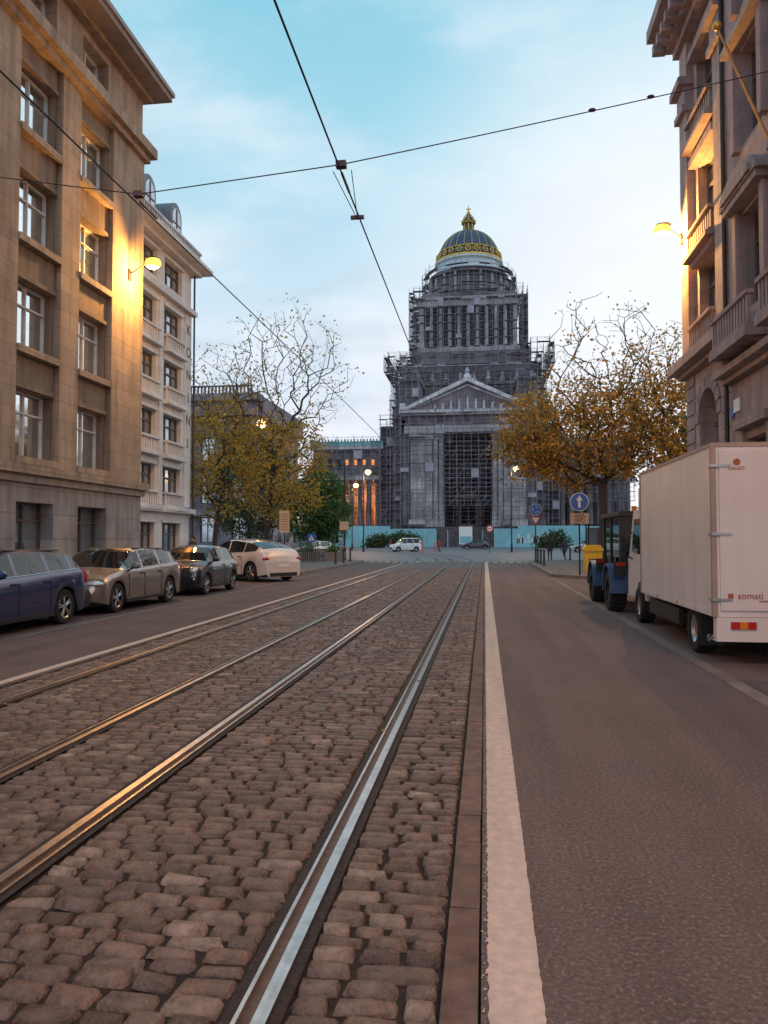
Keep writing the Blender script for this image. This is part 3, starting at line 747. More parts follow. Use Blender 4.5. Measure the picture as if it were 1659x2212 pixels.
make_tree('autumn_tree',[(7.2,48,.1),(7.2,48,1.8),(7.25,48,3.4),(7.2,48,5)],t3,lambda c: .9 if c[2]<10.4 else (.3 if c[2]<12.3 else .05),leafr,nl=23,lsize=.20,rk=.012)
t4=np.concatenate([ell(480,(11.3,46,8.1),(4.4,3.8,4.0),.2),ell(140,(10.6,46,12.0),(3.2,3,2.6))])
make_tree('autumn_tree',[(9.2,45,.1),(9.2,45.1,1.8),(9.6,45.4,3.4),(10.2,45.8,5)],t4,lambda c: .9 if c[2]<10.8 else .25,leafr,nl=23,lsize=.20,rk=.012)
t5=ell(420,(-17.8,80,5.0),(3.6,3.2,4.3),.3)
make_tree('green_tree',[(-17.6,80,-.02),(-17.6,80,1.2),(-17.6,80,2.2)],t5,lambda c:1.2,leafg,lsize=.28,nl=26,sig=.45)
t6=ell(420,(-23.5,74,7.0),(4.6,4,6.0),.3)
make_tree('green_tree',[(-23.5,74,-.02),(-23.5,74,2),(-23.5,74,3.5)],t6,lambda c:1.2,leafdk,lsize=.28,nl=22,sig=.5)
def foliage_mass(name,regs,mat,n,ls):
    m=MB(mat)
    for (c,r) in regs:
        pts=ell(n,c,r,.55)
        for p in pts:
            for _ in range(6):
                q=Vector(p)+Vector((random.gauss(0,.5),random.gauss(0,.5),random.gauss(0,.45)))
                a=Vector((random.gauss(0,1),random.gauss(0,1),random.gauss(0,1))).normalized()*ls*random.uniform(.5,1.1)
                b=a.orthogonal()*.8; m.poly([q-a,q+b,q+a,q-b])
    single(name,m)
foliage_mass('distant_trees',[((x,150+random.uniform(-6,6),4.5),(6,5,5+random.random()*3)) for x in range(-84,-42,8)]+[((x,120+random.uniform(-6,6),5),(6,5,8+random.random()*5)) for x in range(30,70,7)]+[((19,62,5.5),(5,4,6.5)),((26,66,6),(5,4,8))],leafdk,520,.42)
foliage_mass('hedge',[((-15,140,1.2),(3,1.2,1.3)),((12,138,1.3),(3.2,1.2,1.5)),((-20,141,1.0),(2,1,1.1))],leafdk,260,.25)

# ------------------------------------------------------------ overhead wires
g=G('tram_overhead_wires'); Wm=g.p('contact_wires',wirem); Sp=g.p('span_wires',wirem); Cl=g.p('clamps',M('clamp_metal',(.07,.045,.07),.5,metal=.4))
def wire(mb,pts,r=.012):
    for a,b in zip(pts,pts[1:]): mb.cyl(a,b,r,r,6,False)
wire(Wm,[(-1.5,-6,5.55),(-1.5,7.84,5.52),(-1.5,20,5.6),(-1.5,34,5.55),(-1.5,50,5.6),(-4,75,5.6),(-10,95,5.6)],.010)
wire(Wm,[(-4.0,-6,5.5),(-4.0,8.3,5.52),(-4.0,22,5.58),(-4.0,36,5.55),(-4.0,50,5.6),(-6.5,75,5.6),(-12,95,5.6)],.009)
A=(-1.5,7.84,5.60);Bp=(-4,8.3,5.64)
def sag(p,q,s,n=12):
    p=Vector(p);q=Vector(q); return [p.lerp(q,i/n)-Vector((0,0,s*4*(i/n)*(1-i/n))) for i in range(n+1)]
wire(Sp,sag((-14,10.1,8.4),Bp,.08),.0065); wire(Sp,[Bp,A],.0065); wire(Sp,sag(A,(7.8,12,9.35),.05),.0065)
for p in (A,Bp):
    Cl.box(p[0]-.055,p[0]+.055,p[1]-.04,p[1]+.04,p[2]-.035,p[2]+.03); Cl.box(p[0]-.012,p[0]+.012,p[1]+.04,p[1]+.5,p[2]-.085,p[2]-.065)
wire(Cl,[(-1.60,7.9,5.56),(-1.5,8.9,5.45),(-1.40,7.9,5.56)],.005); Cl.box(-1.58,-1.42,8.86,8.90,5.45,5.49)
for k in (.42,.5):
    c=Vector(A).lerp(Vector((7.8,12,9.35)),k-.12)-Vector((0,0,.03)); Cl.ball(c,.05,.03,.022,8)
g.done()

# ------------------------------------------------------------ street lamps
def point(loc,col,e,r=.15):
    l=bpy.data.lights.new('lamp_light','POINT'); l.color=col; l.energy=e; l.shadow_soft_size=r
    o=bpy.data.objects.new('lamp_light',l); o.location=loc; COL.objects.link(o); return o
def wall_lamp(wx,y,z,sg,e,reach=.95,col=(1,.47,.11)):
    g=G('wall_street_lamp'); h=(wx+sg*reach,y,z+.45)
    a=g.p('arm',blackm,True); a.cyl((wx,y,z),(wx+sg*(reach-.2),y,z+.42),.03); a.box(min(wx,wx+sg*.06),max(wx,wx+sg*.06),y-.1,y+.1,z-.25,z+.2)
    g.p('housing',blackm,True).ball((h[0],h[1],h[2]+.14),.30,.19,.07,12)
    g.p('lens',lampE,True).ball((h[0]+sg*.05,h[1],h[2]-.05),.33,.25,.24,16)
    g.extra.append(point((h[0]+sg*.05,h[1],h[2]-.52),col,e,.12))
    g.done()
wall_lamp(-14,28.3,12.15,1,1600)
wall_lamp(7.8,30.95,13.5,-1,3200,.7)
wall_lamp(-14,1.0,11.5,1,1500,.95,(1,.42,.16))
wall_lamp(7.8,-1.5,11.5,-1,2400,.95,(1,.40,.18))
def post_lamp(name,x,y,h,e=0,mat=lampR):
    g=G(name,(x,y,0)); a=g.p('post',blackm,True); a.cyl((0,0,-.02),(0,0,h),.09,.05,8); a.cyl((0,0,0),(0,0,1),.14,.12,8)
    a.cyl((0,0,h),(.5,-.2,h+.15),.03); g.p('housing',blackm,True).ball((.6,-.25,h+.3),.4,.22,.1); g.p('lens',mat,True).ball((.6,-.25,h+.02),.42,.42,.34)
    if e: g.extra.append(point((.6,-.25,h-.6),(1,.5,.2),e,.3))
    g.done()
post_lamp('street_lamp',-15.2,95,10.1,900); post_lamp('street_lamp',-19.3,110,9.5,900); post_lamp('street_lamp',3.3,95,10.3,900); post_lamp('street_lamp',-18.6,60,11.0,500)
g=G('colonnade_lamp')
gl=g.p('bulb',lampR,True)
for x in (-27,-34.5): gl.ball((x,176.5,12),.3); g.extra.append(point((x,176.3,11.3),(1,.38,.12),1500,.3)); g.p('cable',blackm).cyl((x,176.5,12.3),(x,176.5,16),.03)
g.done()
g=G('utility_pole',(-10.6,57,0)); a=g.p('pole',blackm,True); a.cyl((0,0,0),(0,0,7.5),.09,.06,8)
g.p('red_base',red,True).cyl((0,0,.5),(0,0,1.1),.1,.1,8); g.p('sign_plate',beige).box(-.35,.35,-.12,-.1,2.3,2.95); g.done()

# ------------------------------------------------------------ signs
def disc(mb,c,r,y0,y1,n=32): mb.lathe((c[0],y0,c[1]),[(0,0),(r,0),(r,y1-y0),(0,y1-y0)],n,'Y')
g=G('direction_sign',(3.87,32,.12)); po=g.p('pole',blackm,True); po.cyl((0,.06,0),(0,.06,3.45),.035)
w=g.p('rim',signw,True); disc(w,(0,3.02),.38,0,.02); b=g.p('blue_face',bluesign,True); disc(b,(0,3.02),.35,-.006,-.001)
a=g.p('arrow',signw); a.prism([(-.05,2.78),(.05,2.78),(.05,3.08),(.14,3.08),(0,3.28),(-.14,3.08),(-.05,3.08)],'Y',-.012,-.008)
pl=g.p('plate',beige); pl.box(-.37,.37,0,.02,2.12,2.56)
g.extra+= [text('EXCEPTE',(0,-.004,2.49),.095,FS,ink),text('UITGEZONDERD',(0,-.004,2.41),.08,FS,ink)]
bk=g.p('bicycle_pictogram',ink)
for x in (-.13,.13): bk.lathe((x,-.006,2.24),[(.075,0),(.09,0),(.09,.003),(.075,.003)],16,'Y')
for p,q in (((-.13,2.24),(-.05,2.33)),((-.05,2.33),(.09,2.33)),((.09,2.33),(.13,2.24)),((-.05,2.33),(0,2.24)),((0,2.24),(.09,2.33)),((-.13,2.24),(0,2.24)),((.09,2.33),(.07,2.37))): bk.cyl((p[0],-.005,p[1]),(q[0],-.005,q[1]),.008,.008,4)
g.done()
g=G('roundabout_sign',(3.6,55,.12)); g.p('pole',blackm,True).cyl((0,.06,0),(0,.06,4.0),.04)
disc(g.p('rim',signw,True),(0,3.6),.42,0,.02); disc(g.p('blue_face',bluesign,True),(0,3.6),.38,-.008,-.002)
a=g.p('arrows',signw)
for k in range(3):
    t0=k*2.094+.3
    for i in range(5):
        t=t0+i*.28; a.cyl((.2*math.cos(t),-.012,3.6+.2*math.sin(t)),(.2*math.cos(t+.28),-.012,3.6+.2*math.sin(t+.28)),.035,.035,4)
g.p('yield_red',red).prism([(-.4,3.1),(.4,3.1),(0,2.42)],'Y',0,.02); g.p('yield_white',signw).prism([(-.26,3.02),(.26,3.02),(0,2.6)],'Y',-.008,-.002); g.done()
def nosign(x,y,z=2.4,r=.45):
    g=G('no_vehicles_sign',(x,y,0)); g.p('pole',blackm,True).cyl((0,.06,0),(0,.06,z+r),.04); disc(g.p('red_rim',red,True),(0,z),r,0,.02); disc(g.p('white_face',signw,True),(0,z),r*.68,-.008,-.002)
    g.p('bar',red).box(-r*.4,r*.4,-.014,-.009,z-.06,z+.06); g.done()
nosign(.6,90,2.85,.42)
def bluesq(x,y,z):
    g=G('pedestrian_crossing_sign',(x,y,.12)); g.p('pole',blackm,True).cyl((0,.06,0),(0,.06,z+.35),.035); g.p('blue_face',bluesign).box(-.32,.32,0,.02,z-.32,z+.32)
    g.p('triangle',signw).prism([(-.22,z-.2),(.22,z-.2),(0,z+.22)],'Y',-.008,-.002); g.p('figure',ink).cyl((0,-.012,z-.15),(0,-.012,z+.05),.03,.02,5); g.done()
bluesq(-13.4,58,1.6)
g=G('street_name_sign',(-12.6,47,.12)); g.p('pole',blackm,True).cyl((0,0,0),(0,0,3.4),.04); g.p('plate',beige).box(-.32,.32,-.06,-.04,1.9,3.3); t=g.p('timetable_lines',ink)
for i in range(7): t.box(-.25,.25,-.066,-.062,2.1+i*.16,2.13+i*.16)
g.done()
g=G('grit_bin',(4.85,35.5,.12)); y=g.p('body',yellow); y.prism([(-.34,0),(.34,0),(.4,.95),(-.4,.95)],'Y',-.35,.35); g.p('lid',yellow).prism([(-.43,.955),(.43,.955),(.43,1.05),(.3,1.22),(-.3,1.22),(-.43,1.05)],'Y',-.39,.39); g.p('recess',ink).box(-.2,.2,-.37,-.351,.55,.6); g.done()
def bollard(x,y,mat=blackm,h=.9,name='bollard'):
    g=G(name,(x,y,.1)); g.p('post',mat,True).lathe((0,0,0),[(.09,0),(.08,.1),(.06,.15),(.055,h-.12),(.08,h-.1),(.07,h),(0,h+.03)],10); g.done()
for x,y in ((3.3,50.5),(3.3,48.5),(3.3,46),(3.3,43.5),(-8.9,45),(-8.9,47.5),(-8.9,50),(-9.8,53),(6,55.2),(7.5,55.2)): bollard(x,y)
bollard(-6.9,85,red,1.3,'traffic_bollard'); bollard(-6.0,92,red,1.2,'traffic_bollard')
g=G('litter_bin',(-12.4,44,.12)); g.p('drum',M('bin_brown',(.10,.05,.04),.6),True).lathe((0,0,0),[(.25,.05),(.28,.1),(.28,.9),(.3,.95),(.2,1.05),(0,1.08)],16); g.done()
g=G('bicycle_rack',(-11.4,47,.12)); q=g.p('hoops',blackm,True)
for i in range(6):
    for a,b in (((0,0),(0,.8)),((0,.8),(.7,.8)),((.7,.8),(.7,0))): q.cyl((a[0],i*.6,a[1]),(b[0],i*.6,b[1]),.03)
g.done()
def planter(x,y):
    g=G('planter',(x,y,.12)); g.p('tub',M('planter_concrete',(.2,.17,.16),.9)).prism([(-.6,0),(.6,0),(.7,.6),(-.7,.6)],'Y',-.6,.6)
    L_=g.p('shrub',leafg)
    for i in range(240):
        q=Vector((random.gauss(0,.3),random.gauss(0,.3),.8+random.gauss(0,.18))); a=Vector((random.gauss(0,1),random.gauss(0,1),random.gauss(0,1))).normalized()*.08; b=a.orthogonal().normalized()*.06; L_.poly([q-a,q+b,q+a,q-b])
    g.done()
planter(-10.2,51); planter(-12.2,52)
g=G('bus_shelter',(7.0,53,.12)); f=g.p('frame',blackm)
for x in (0,2.4):
    for y in (0,1.3): f.box(x-.04,x+.04,y-.04,y+.04,0,2.4)
f.box(-.15,2.55,-.2,1.45,2.4,2.5); g.p('glass',glassd).box(.05,2.35,1.28,1.3,.3,2.3); g.p('bench',beige).box(.3,2.1,.8,1.1,.45,.5); f.box(.4,.45,.8,1.1,0,.45); f.box(1.95,2.0,.8,1.1,0,.45); g.done()
g=G('flag',(-19.9,45,.12)); g.p('pole',blackm).cyl((0,0,0),(0,0,5.9),.04)
c=g.p('white_cloth',signw); d=g.p('blue_stripes',bluesign)
for k in range(2):
    xo=k*1.05
    pts=[(xo+.05+.06*i,.05*math.sin(i*1.2)) for i in range(7)]
    for (xa,ya),(xb,yb) in zip(pts,pts[1:]):
        dz0=-.35*(xa-xo); dz1=-.35*(xb-xo)
        c.poly([(xa,ya,4.2+dz0),(xb,yb,4.2+dz1),(xb,yb,5.8+dz1),(xa,ya,5.8+dz0)])
        for z in (4.4,5.3): d.poly([(xa,ya-.01,z+dz0),(xb,yb-.01,z+dz1),(xb,yb-.01,z+.25+dz1),(xa,ya-.01,z+.25+dz0)])
g.p('pole',blackm).cyl((1.05,0,0),(1.05,0,5.9),.04); g.done()

# ------------------------------------------------------------ vehicles
def interp(p,x):
    return float(np.interp(x,[a for a,_ in p],[b for _,b in p]))
KINDS={
'wagon':dict(top=[(0,.40),(.015,.46),(.05,.54),(.12,.60),(.26,.675),(.33,.80),(.41,.945),(.47,.985),(.58,1.0),(.8,.975),(.90,.93),(.955,.78),(.985,.62),(1,.44)],
             belt=[(0,.40),(.015,.46),(.05,.54),(.12,.60),(.26,.67),(.5,.685),(.8,.72),(.93,.735),(.955,.72),(.985,.61),(1,.44)],ws=(.265,.44),rw=(.895,.96),sg=(.31,.93),pil=(.31,.475,.485,.685,.695,.86,.87),wc=(.19,.80)),
'hatch':dict(top=[(0,.38),(.02,.47),(.06,.56),(.14,.62),(.25,.68),(.34,.84),(.42,.95),(.5,.995),(.6,1.0),(.78,.965),(.88,.87),(.95,.68),(.98,.58),(1,.42)],
             belt=[(0,.38),(.02,.47),(.06,.56),(.14,.62),(.25,.67),(.5,.68),(.8,.70),(.9,.70),(.95,.66),(.98,.57),(1,.42)],ws=(.255,.43),rw=(.80,.93),sg=(.31,.88),pil=(.31,.6,.62,.82,.83),wc=(.19,.835)),
'suv':dict(top=[(0,.44),(.015,.52),(.05,.58),(.12,.63),(.24,.69),(.33,.85),(.40,.95),(.48,1.0),(.6,.995),(.78,.93),(.92,.80),(.965,.72),(.985,.62),(1,.46)],
             belt=[(0,.44),(.015,.52),(.05,.58),(.12,.63),(.24,.68),(.5,.68),(.8,.71),(.9,.735),(.95,.72),(.985,.61),(1,.46)],ws=(.25,.43),rw=(.78,.93),sg=(.30,.88),pil=(.30,.5,.51,.71,.72,),wc=(.185,.82)),
'mpv':dict(top=[(0,.36),(.015,.44),(.05,.50),(.13,.56),(.22,.62),(.3,.82),(.36,.94),(.44,.99),(.6,1.0),(.9,.985),(.96,.93),(.985,.6),(1,.4)],
             belt=[(0,.36),(.015,.44),(.05,.50),(.13,.56),(.22,.61),(.5,.63),(.9,.64),(.96,.63),(.985,.58),(1,.4)],ws=(.225,.38),rw=(.945,.98),sg=(.27,.93),pil=(.27,.48,.49,.7,.71),wc=(.19,.81)),
}
def car(name,loc,rot,L,W,H,kind,paint,rw_=.325,plate=None):
    K=KINDS[kind]; g=G(name,loc,rot)
    hw=W/2; zc=rw_; Ra=rw_+.05
    fr=set(np.round(np.linspace(0,1,61),4).tolist())|set(a for a,_ in K['top'])|set(K['pil'])|set(K['ws'])|set(K['sg'])|{.004,.009,.996,.991}
    wx=[K['wc'][0]*L,K['wc'][1]*L]
    for c in wx:
        for t in np.linspace(-Ra,Ra,13): fr.add(round((c+t)/L,4))
    fr=sorted(fr); ff=[fr[0]]
    for a in fr[1:]:
        if a-ff[-1]>.0015: ff.append(a)
    secs=[]
    for f in ff:
        top=interp(K['top'],f)*H; bel=min(interp(K['belt'],f)*H,top); x=L/2-f*L; s=f*L
        e=max(0,1-f/.09) ; e2=max(0,1-(1-f)/.09)
        w=hw*(1-.20*e**2.2-.14*e2**2.2)
        c=min(1,(top-bel)/(.28*H))
        z2=.21+.09*max(e,e2)
        inarch=False
        for cc in wx:
            dx=abs(s-cc)
            if dx<Ra: z2=max(z2,zc+math.sqrt(max(0,Ra*Ra-dx*dx))); inarch=True
        z4=bel-.06*H
        z3=min(max(.46*H*.8+.12,z2+.03),z4-.02)
        z2=min(z2,z3-.01)
        y6=w*((1-c)*.80+c*.74); y7=w*((1-c)*.56+c*.60)
        z6=bel+(top-bel)*.93 if c>.01 else bel+.004
        pts=[(0,.19),(w-.26,.19),(w-.24 if inarch else w-.1,z2 if inarch else .19),(w-.015,z2),(w,z3),(w*.985,z4),(w*.92,bel),(y6,z6),(y7,top+.012*H),(0,top+.028*H*(.4+.6*min(1,f*8)))]
        secs.append((x,pts,f,c))
    B=g.p('body',paint,True); GLs=g.p('windows',dglass,True); U=g.p('underbody',black)
    def idx(mb,store,i,j,sg):
        k=(i,j,sg if j<9 else 1)
        if k not in store:
            x,pts,_,_=secs[i]; store[k]=len(mb.v); mb.v.append((x,sg*pts[j][0],pts[j][1]))
        return store[k]
    sB,sG,sU={},{},{}
    for i in range(len(secs)-1):
        fm=(secs[i][2]+secs[i+1][2])/2; cm=(secs[i][3]+secs[i+1][3])/2
        for j in range(9):
            for sg in (-1,1):
                tgt,st=B,sB
                if j<=2: tgt,st=U,sU
                if j==6 and K['sg'][0]<fm<K['sg'][1] and cm>.30:
                    tgt,st=GLs,sG
                    pl=K['pil']
                    for a,b in zip(pl[1::2],pl[2::2]):
                        if a-.004<=fm<=b+.004: tgt,st=B,sB
                if j in (7,8) and (K['ws'][0]<fm<K['ws'][1] or K['rw'][0]<fm<K['rw'][1]): tgt,st=GLs,sG
                q=[idx(tgt,st,i,j,sg),idx(tgt,st,i+1,j,sg),idx(tgt,st,i+1,j+1,sg),idx(tgt,st,i,j+1,sg)]
                tgt.f.append(tuple(q if sg>0 else q[::-1]))
    for i,rev in ((0,False),(len(secs)-1,True)):
        x,pts,_,_=secs[i]
        poly=[(x,p[0],p[1]) for p in pts]+[(x,-p[0],p[1]) for p in pts[-2::-1]]
        (B).poly(poly if rev else poly[::-1])
    T=g.p('tyres',rubber,True); A=g.p('rims',alloy,True); BB=g.p('brake_discs',black)
    for c in wx:
        x=L/2-c
        for sg in (-1,1):
            y=sg*(hw-.13)
            T.lathe((x,y,rw_),[(rw_*.62,-.10),(rw_*.93,-.105),(rw_,-.07),(rw_,.07),(rw_*.93,.105),(rw_*.62,.10)],28,'Y')
            BB.lathe((x,y+sg*.05,rw_),[(0,0),(rw_*.66,0)],20,'Y')
            A.lathe((x,y+sg*.09,rw_),[(rw_*.60,0),(rw_*.66,sg*.012),(rw_*.68,0)],28,'Y'); A.lathe((x,y+sg*.088,rw_),[(0,.01*sg),(rw_*.15,.01*sg),(rw_*.17,-.02*sg)],14,'Y')
            for k in range(10):
                a=2*math.pi*(k//2)/5+(k%2)*.25; 
                A.cyl((x+rw_*.12*math.cos(a),y+sg*.085,rw_+rw_*.12*math.sin(a)),(x+rw_*.63*math.cos(a+(k%2-.5)*.06),y+sg*.088,rw_+rw_*.63*math.sin(a+(k%2-.5)*.06)),.017,.014,5)
    U.box(-L/2+.5,L/2-.5,-hw+.28,hw-.28,.17,.5)
    HL=g.p('headlights',lensw,True); TL=g.p('tail_lights',redl,True); BK=g.p('trim',black); CH=g.p('window_trim',alloy)
    for sg in(-1,1):
        if kind=='hatch': HL.ball((L/2-.16,sg*hw*.72,.50*H),.10,.13,.12)
        else: HL.ball((L/2-.20,sg*hw*.76,.475*H),.16,.19,.075)
        HL.ball((L/2-.06,sg*hw*.62,.27*H),.05,.08,.05)
        if kind=='wagon' or kind=='mpv': TL.ball((-L/2+.13,sg*hw*.86,.60*H),.10,.10,.17)
        else: TL.ball((-L/2+.11,sg*hw*.80,.55*H),.10,.17,.075)
        x=L/2-(K['ws'][0]+.075)*L; zb=interp(K['belt'],K['ws'][0]+.06)*H
        B.ball((x,sg*(hw+.06),zb+.07),.09,.11,.075,10); BK.cyl((x,sg*(hw-.06),zb),(x,sg*(hw+.04),zb+.04),.025)
        fs=np.linspace(K['sg'][0],K['sg'][1]-.01,14)
        for fa,fb in zip(fs,fs[1:]):
            za=interp(K['belt'],fa)*H; zb2=interp(K['belt'],fb)*H
            CH.cyl((L/2-fa*L,sg*(hw*.92+.004),za+.004),(L/2-fb*L,sg*(hw*.92+.004),zb2+.004),.009,.009,5)
        for f in K['pil'][1:2]+((K['pil'][3],) if len(K['pil'])>4 else ()) :
            x=L/2-f*L; BK.box(x-.006,x+.006,sg*(hw-.03),sg*(hw+.0025),.30,.60*H)
            BK.box(x+.06,x+.22,sg*(hw-.02),sg*(hw+.012),.585*H,.605*H)
        x=L/2-(K['ws'][0]+.035)*L; BK.box(x-.006,x+.006,sg*(hw-.03),sg*(hw+.0025),.30,.60*H)
        BK.box(L/2-wx[1]+Ra+.02,L/2-wx[0]-Ra-.02,sg*(hw-.06),sg*(hw+.006),.2,.275)
        if kind in('wagon','suv'): BK.cyl((L/2-.47*L,sg*hw*.62,H*1.005),(L/2-.85*L,sg*hw*.62,H*.99),.015)
    BK.box(L/2-.10,L/2+.006,-hw*.5,hw*.5,.17*H,.27*H); BK.box(L/2-.10,L/2+.005,-hw*.32,hw*.32,.32*H,.385*H)
    PL=g.p('number_plate',signw); PL.box(L/2+.006,L/2+.018,-.26,.26,.285*H-.01,.285*H+.09); PL.box(-L/2-.012,-L/2-.002,-.26,.26,.36*H,.36*H+.1)
    BK.box(-L/2-.004,-L/2+.1,-hw*.7,hw*.7,.2,.2*H+.03)
    if plate: g.extra.append(text(plate,(L/2+.020,0,.285*H+.04),.095,(math.pi/2,0,math.pi/2),redl,'plate_lettering',.001))
    return g.done()
p_blue=M('paint_dark_blue',(.010,.022,.11),.25,metal=.3,var=.05,coat=1)
p_gold=M('paint_champagne',(.27,.235,.215),.3,metal=.6,var=.05,coat=1)
p_dark=M('paint_night',(.022,.022,.035),.25,metal=.3,var=.05,coat=1)
p_pearl=M('paint_pearl',(.74,.63,.59),.28,metal=.05,var=.04,coat=1)
p_silver=M('paint_silver',(.4,.42,.44),.3,metal=.6,var=.05,coat=1)
p_white=M('paint_white',(.65,.68,.72),.3,var=.05,coat=1)
S_=-math.pi/2
car('parked_car',(-8.75,12.15,0),S_,4.55,1.8,1.40,'wagon',p_blue,.33)
car('parked_car',(-8.82,17.15,0),S_,4.5,1.77,1.38,'wagon',p_gold,.325)
car('parked_car',(-8.75,22.25,0),S_,3.55,1.63,1.40,'hatch',p_dark,.30,'1-YBA-846')
th=math.radians(180-35)
car('parked_car',(-9.45,29.35,0),th,4.68,1.9,1.58,'suv',p_pearl,.37)
car('car',(-14.6,64,0),math.radians(200),4.2,1.75,1.45,'hatch',p_silver)
car('van',(-10.1,97,0),math.radians(205),3.9,1.75,1.75,'mpv',p_white)
car('car',(-1.4,119,0),math.radians(180),4.3,1.75,1.45,'hatch',p_dark)
car('car',(12.5,95,0),math.radians(180),4.4,1.75,1.5,'wagon',p_silver)

# truck
g=G('box_truck'); B=g.p('cargo_box',truckw); Tm=g.p('box_trim',truckf); bl=g.p('chassis',black); 
x0,x1,y0,y1,z0,z1=2.87,5.0,10.12,14.6,.62,2.82
B.box(x0,x1,y0,y1,z0,z1)
for (xa,xb) in ((x0-.012,x0+.05),(x1-.05,x1+.012)):
    Tm.box(xa,xb,y0-.012,y0+.05,z0,z1+.012); Tm.box(xa,xb,y0+.05,y1-.05,z1-.035,z1+.012); Tm.box(xa,xb,y1-.05,y1+.012,z0,z1+.012)
Tm.box(x0+.05,x1-.05,y0-.012,y0+.05,z1-.04,z1+.012); 
B.box(x0-.006,x0+.05,y0+.05,y1-.05,z0-.0,z0+.07)
rv=g.p('rivets',alloy,True)
for i in range(14):
    for z in (z0+.035,z1-.06): rv.ball((x0-.008,y0+.2+i*.31,z),.006,.008,.008,6)
D2=g.p('rear_doors',truckw); D2.box(x0+.085,x0+1.05,y0-.022,y0-.003,z0+.08,z1-.09); D2.box(x0+1.07,x1-.085,y0-.022,y0-.003,z0+.08,z1-.09)
hg=g.p('hinges',alloy)
for z in (z0+.2,1.65,z1-.3): hg.box(x0-.02,x0+.22,y0-.035,y0-.022,z,z+.035); hg.box(x0-.02,x0+.015,y0-.03,y0+.12,z,z+.035)
hg.cyl((x0+.85,y0-.05,z0+.1),(x0+.85,y0-.05,z1-.1),.014)
g.extra+=[text('somati',(x0+.44,y0-.026,.885),.115,FS,inko),text('vehicles',(x0+.60,y0-.026,.825),.04,FS,inko),text('DALKIT',(x0+.30,y0-.026,2.50),.06,FS,inko)]
mk=g.p('emblem',inko); mk.box(x0+.17,x0+.235,y0-.026,y0-.0225,.85,.915); mk.lathe((x0+.30,y0-.026,2.58),[(0,0),(.045,0),(.045,.003)],12,'Y')
Bp2=g.p('rear_bumper',truckw); Bp2.box(x0+.03,x1-.03,y0-.02,y0+.12,.31,.615)
lt=g.p('tail_lights',redl); lt.box(x0+.20,x0+.30,y0-.045,y0-.021,.47,.56); lo=g.p('indicators',orange); lo.box(x0+.303,x0+.40,y0-.045,y0-.021,.47,.56); lt.box(x0+.403,x0+.50,y0-.045,y0-.021,.47,.56)
lt.box(x1-.5,x1-.3,y0-.045,y0-.021,.47,.56)
bl.box(x0+.3,x1-.3,y0+.2,16.2,.42,.618); bl.box(x0+.06,x0+.12,12.1,14.2,.3,.55)
T=g.p('tyres',rubber,True); A=g.p('rims',alloy,True)
for yy in (11.35,15.25):
    for xx,sg in ((x0+.20,-1),(x1-.20,1)):
        T.lathe((xx,yy,.34),[(.2,-.13),(.31,-.135),(.34,-.1),(.34,.1),(.31,.135),(.2,.13)],28,'X'); A.lathe((xx+sg*.09,yy,.34),[(0,sg*.0),(.09,sg*.0),(.11,-sg*.03),(.17,-sg*.03),(.21,sg*.02)],20,'X')
fl=g.p('mud_flap',black); fl.box(x0+.05,x0+.36,11.35-.46,11.35-.44,.16,.6); g.extra.append(text('SO',(x0+.2,11.35-.463,.26),.12,FS,signw))
cb=g.p('cab',truckw,True); cb.prism([(14.75,.45),(14.75,2.05),(14.95,2.18),(15.9,2.18),(16.35,1.35),(16.5,1.2),(16.55,.45),(15.7,.45),(15.62,.62),(15.45,.76),(15.25,.8),(15.05,.76),(14.9,.62),(14.85,.45)],'X',x0+.12,x1-.12)
cw=g.p('cab_windows',dglass); cw.prism([(15.0,1.3),(15.0,2.0),(15.75,2.0),(16.05,1.35)],'X',x0+.10,x0+.119)
mr_=g.p('mirror',black,True); mr_.box(x0-.12,x0-.02,16.0,16.06,1.25,1.65); mr_.cyl((x0+.13,16.05,1.75),(x0-.07,16.03,1.6),.015); mr_.cyl((x0+.13,16.05,1.2),(x0-.07,16.03,1.3),.015)
B.box(x0+.14,x1-.14,14.76,15.5,2.2,2.6)
cl=g.p('marker_lights',orange); 
for y in (11.9,13.2): cl.box(x0-.012,x0-.0065,y,y+.08,.64,.68)
g.done()

# tractor
g=G('tractor'); T=g.p('tyres',rubber,True); A=g.p('rims',black,True); BF=g.p('fenders',blueP,True); BD=g.p('body',black); GLt=g.p('cab_glass',dglass); 
for yy,r in ((17.6,.46),(20.2,.46)):
    for xx,sg in ((2.9,-1),(4.35,1)):
        T.lathe((xx,yy,r),[(r*.5,-.17),(r*.9,-.18),(r,-.14),(r,.14),(r*.9,.18),(r*.5,.17)],26,'X')
        for k in range(26):
            a=2*math.pi*k/26; T.cyl((xx-.15,yy+r*math.cos(a),r+r*math.sin(a)),(xx+.15,yy+r*math.cos(a+.1),r+r*math.sin(a+.1)),.022,.022,4)
        A.lathe((xx+sg*.12,yy,r),[(0,0),(r*.2,0),(r*.45,-sg*.05),(r*.5,sg*.03)],18,'X')
        arc=[(yy+(r+.10)*math.cos(t),r+(r+.10)*math.sin(t)) for t in np.linspace(-.05,math.pi+.05,12)]; arc2=[(yy+(r+.15)*math.cos(t),r+(r+.15)*math.sin(t)) for t in np.linspace(math.pi+.05,-.05,12)]
        BF.prism(arc+arc2,'X',xx-.20,xx+.20)
        BD.box(xx-.14,xx+.14,yy-r-.19,yy-r-.155,.80,1.12)
        g.p('lamps',redl).box(xx-.1,xx+.1,yy-r-.215,yy-r-.192,1.02,1.1)
BD.box(3.12,4.13,17.2,20.9,.45,1.05); BD.box(3.15,4.1,17.0,18.0,1.05,1.3)
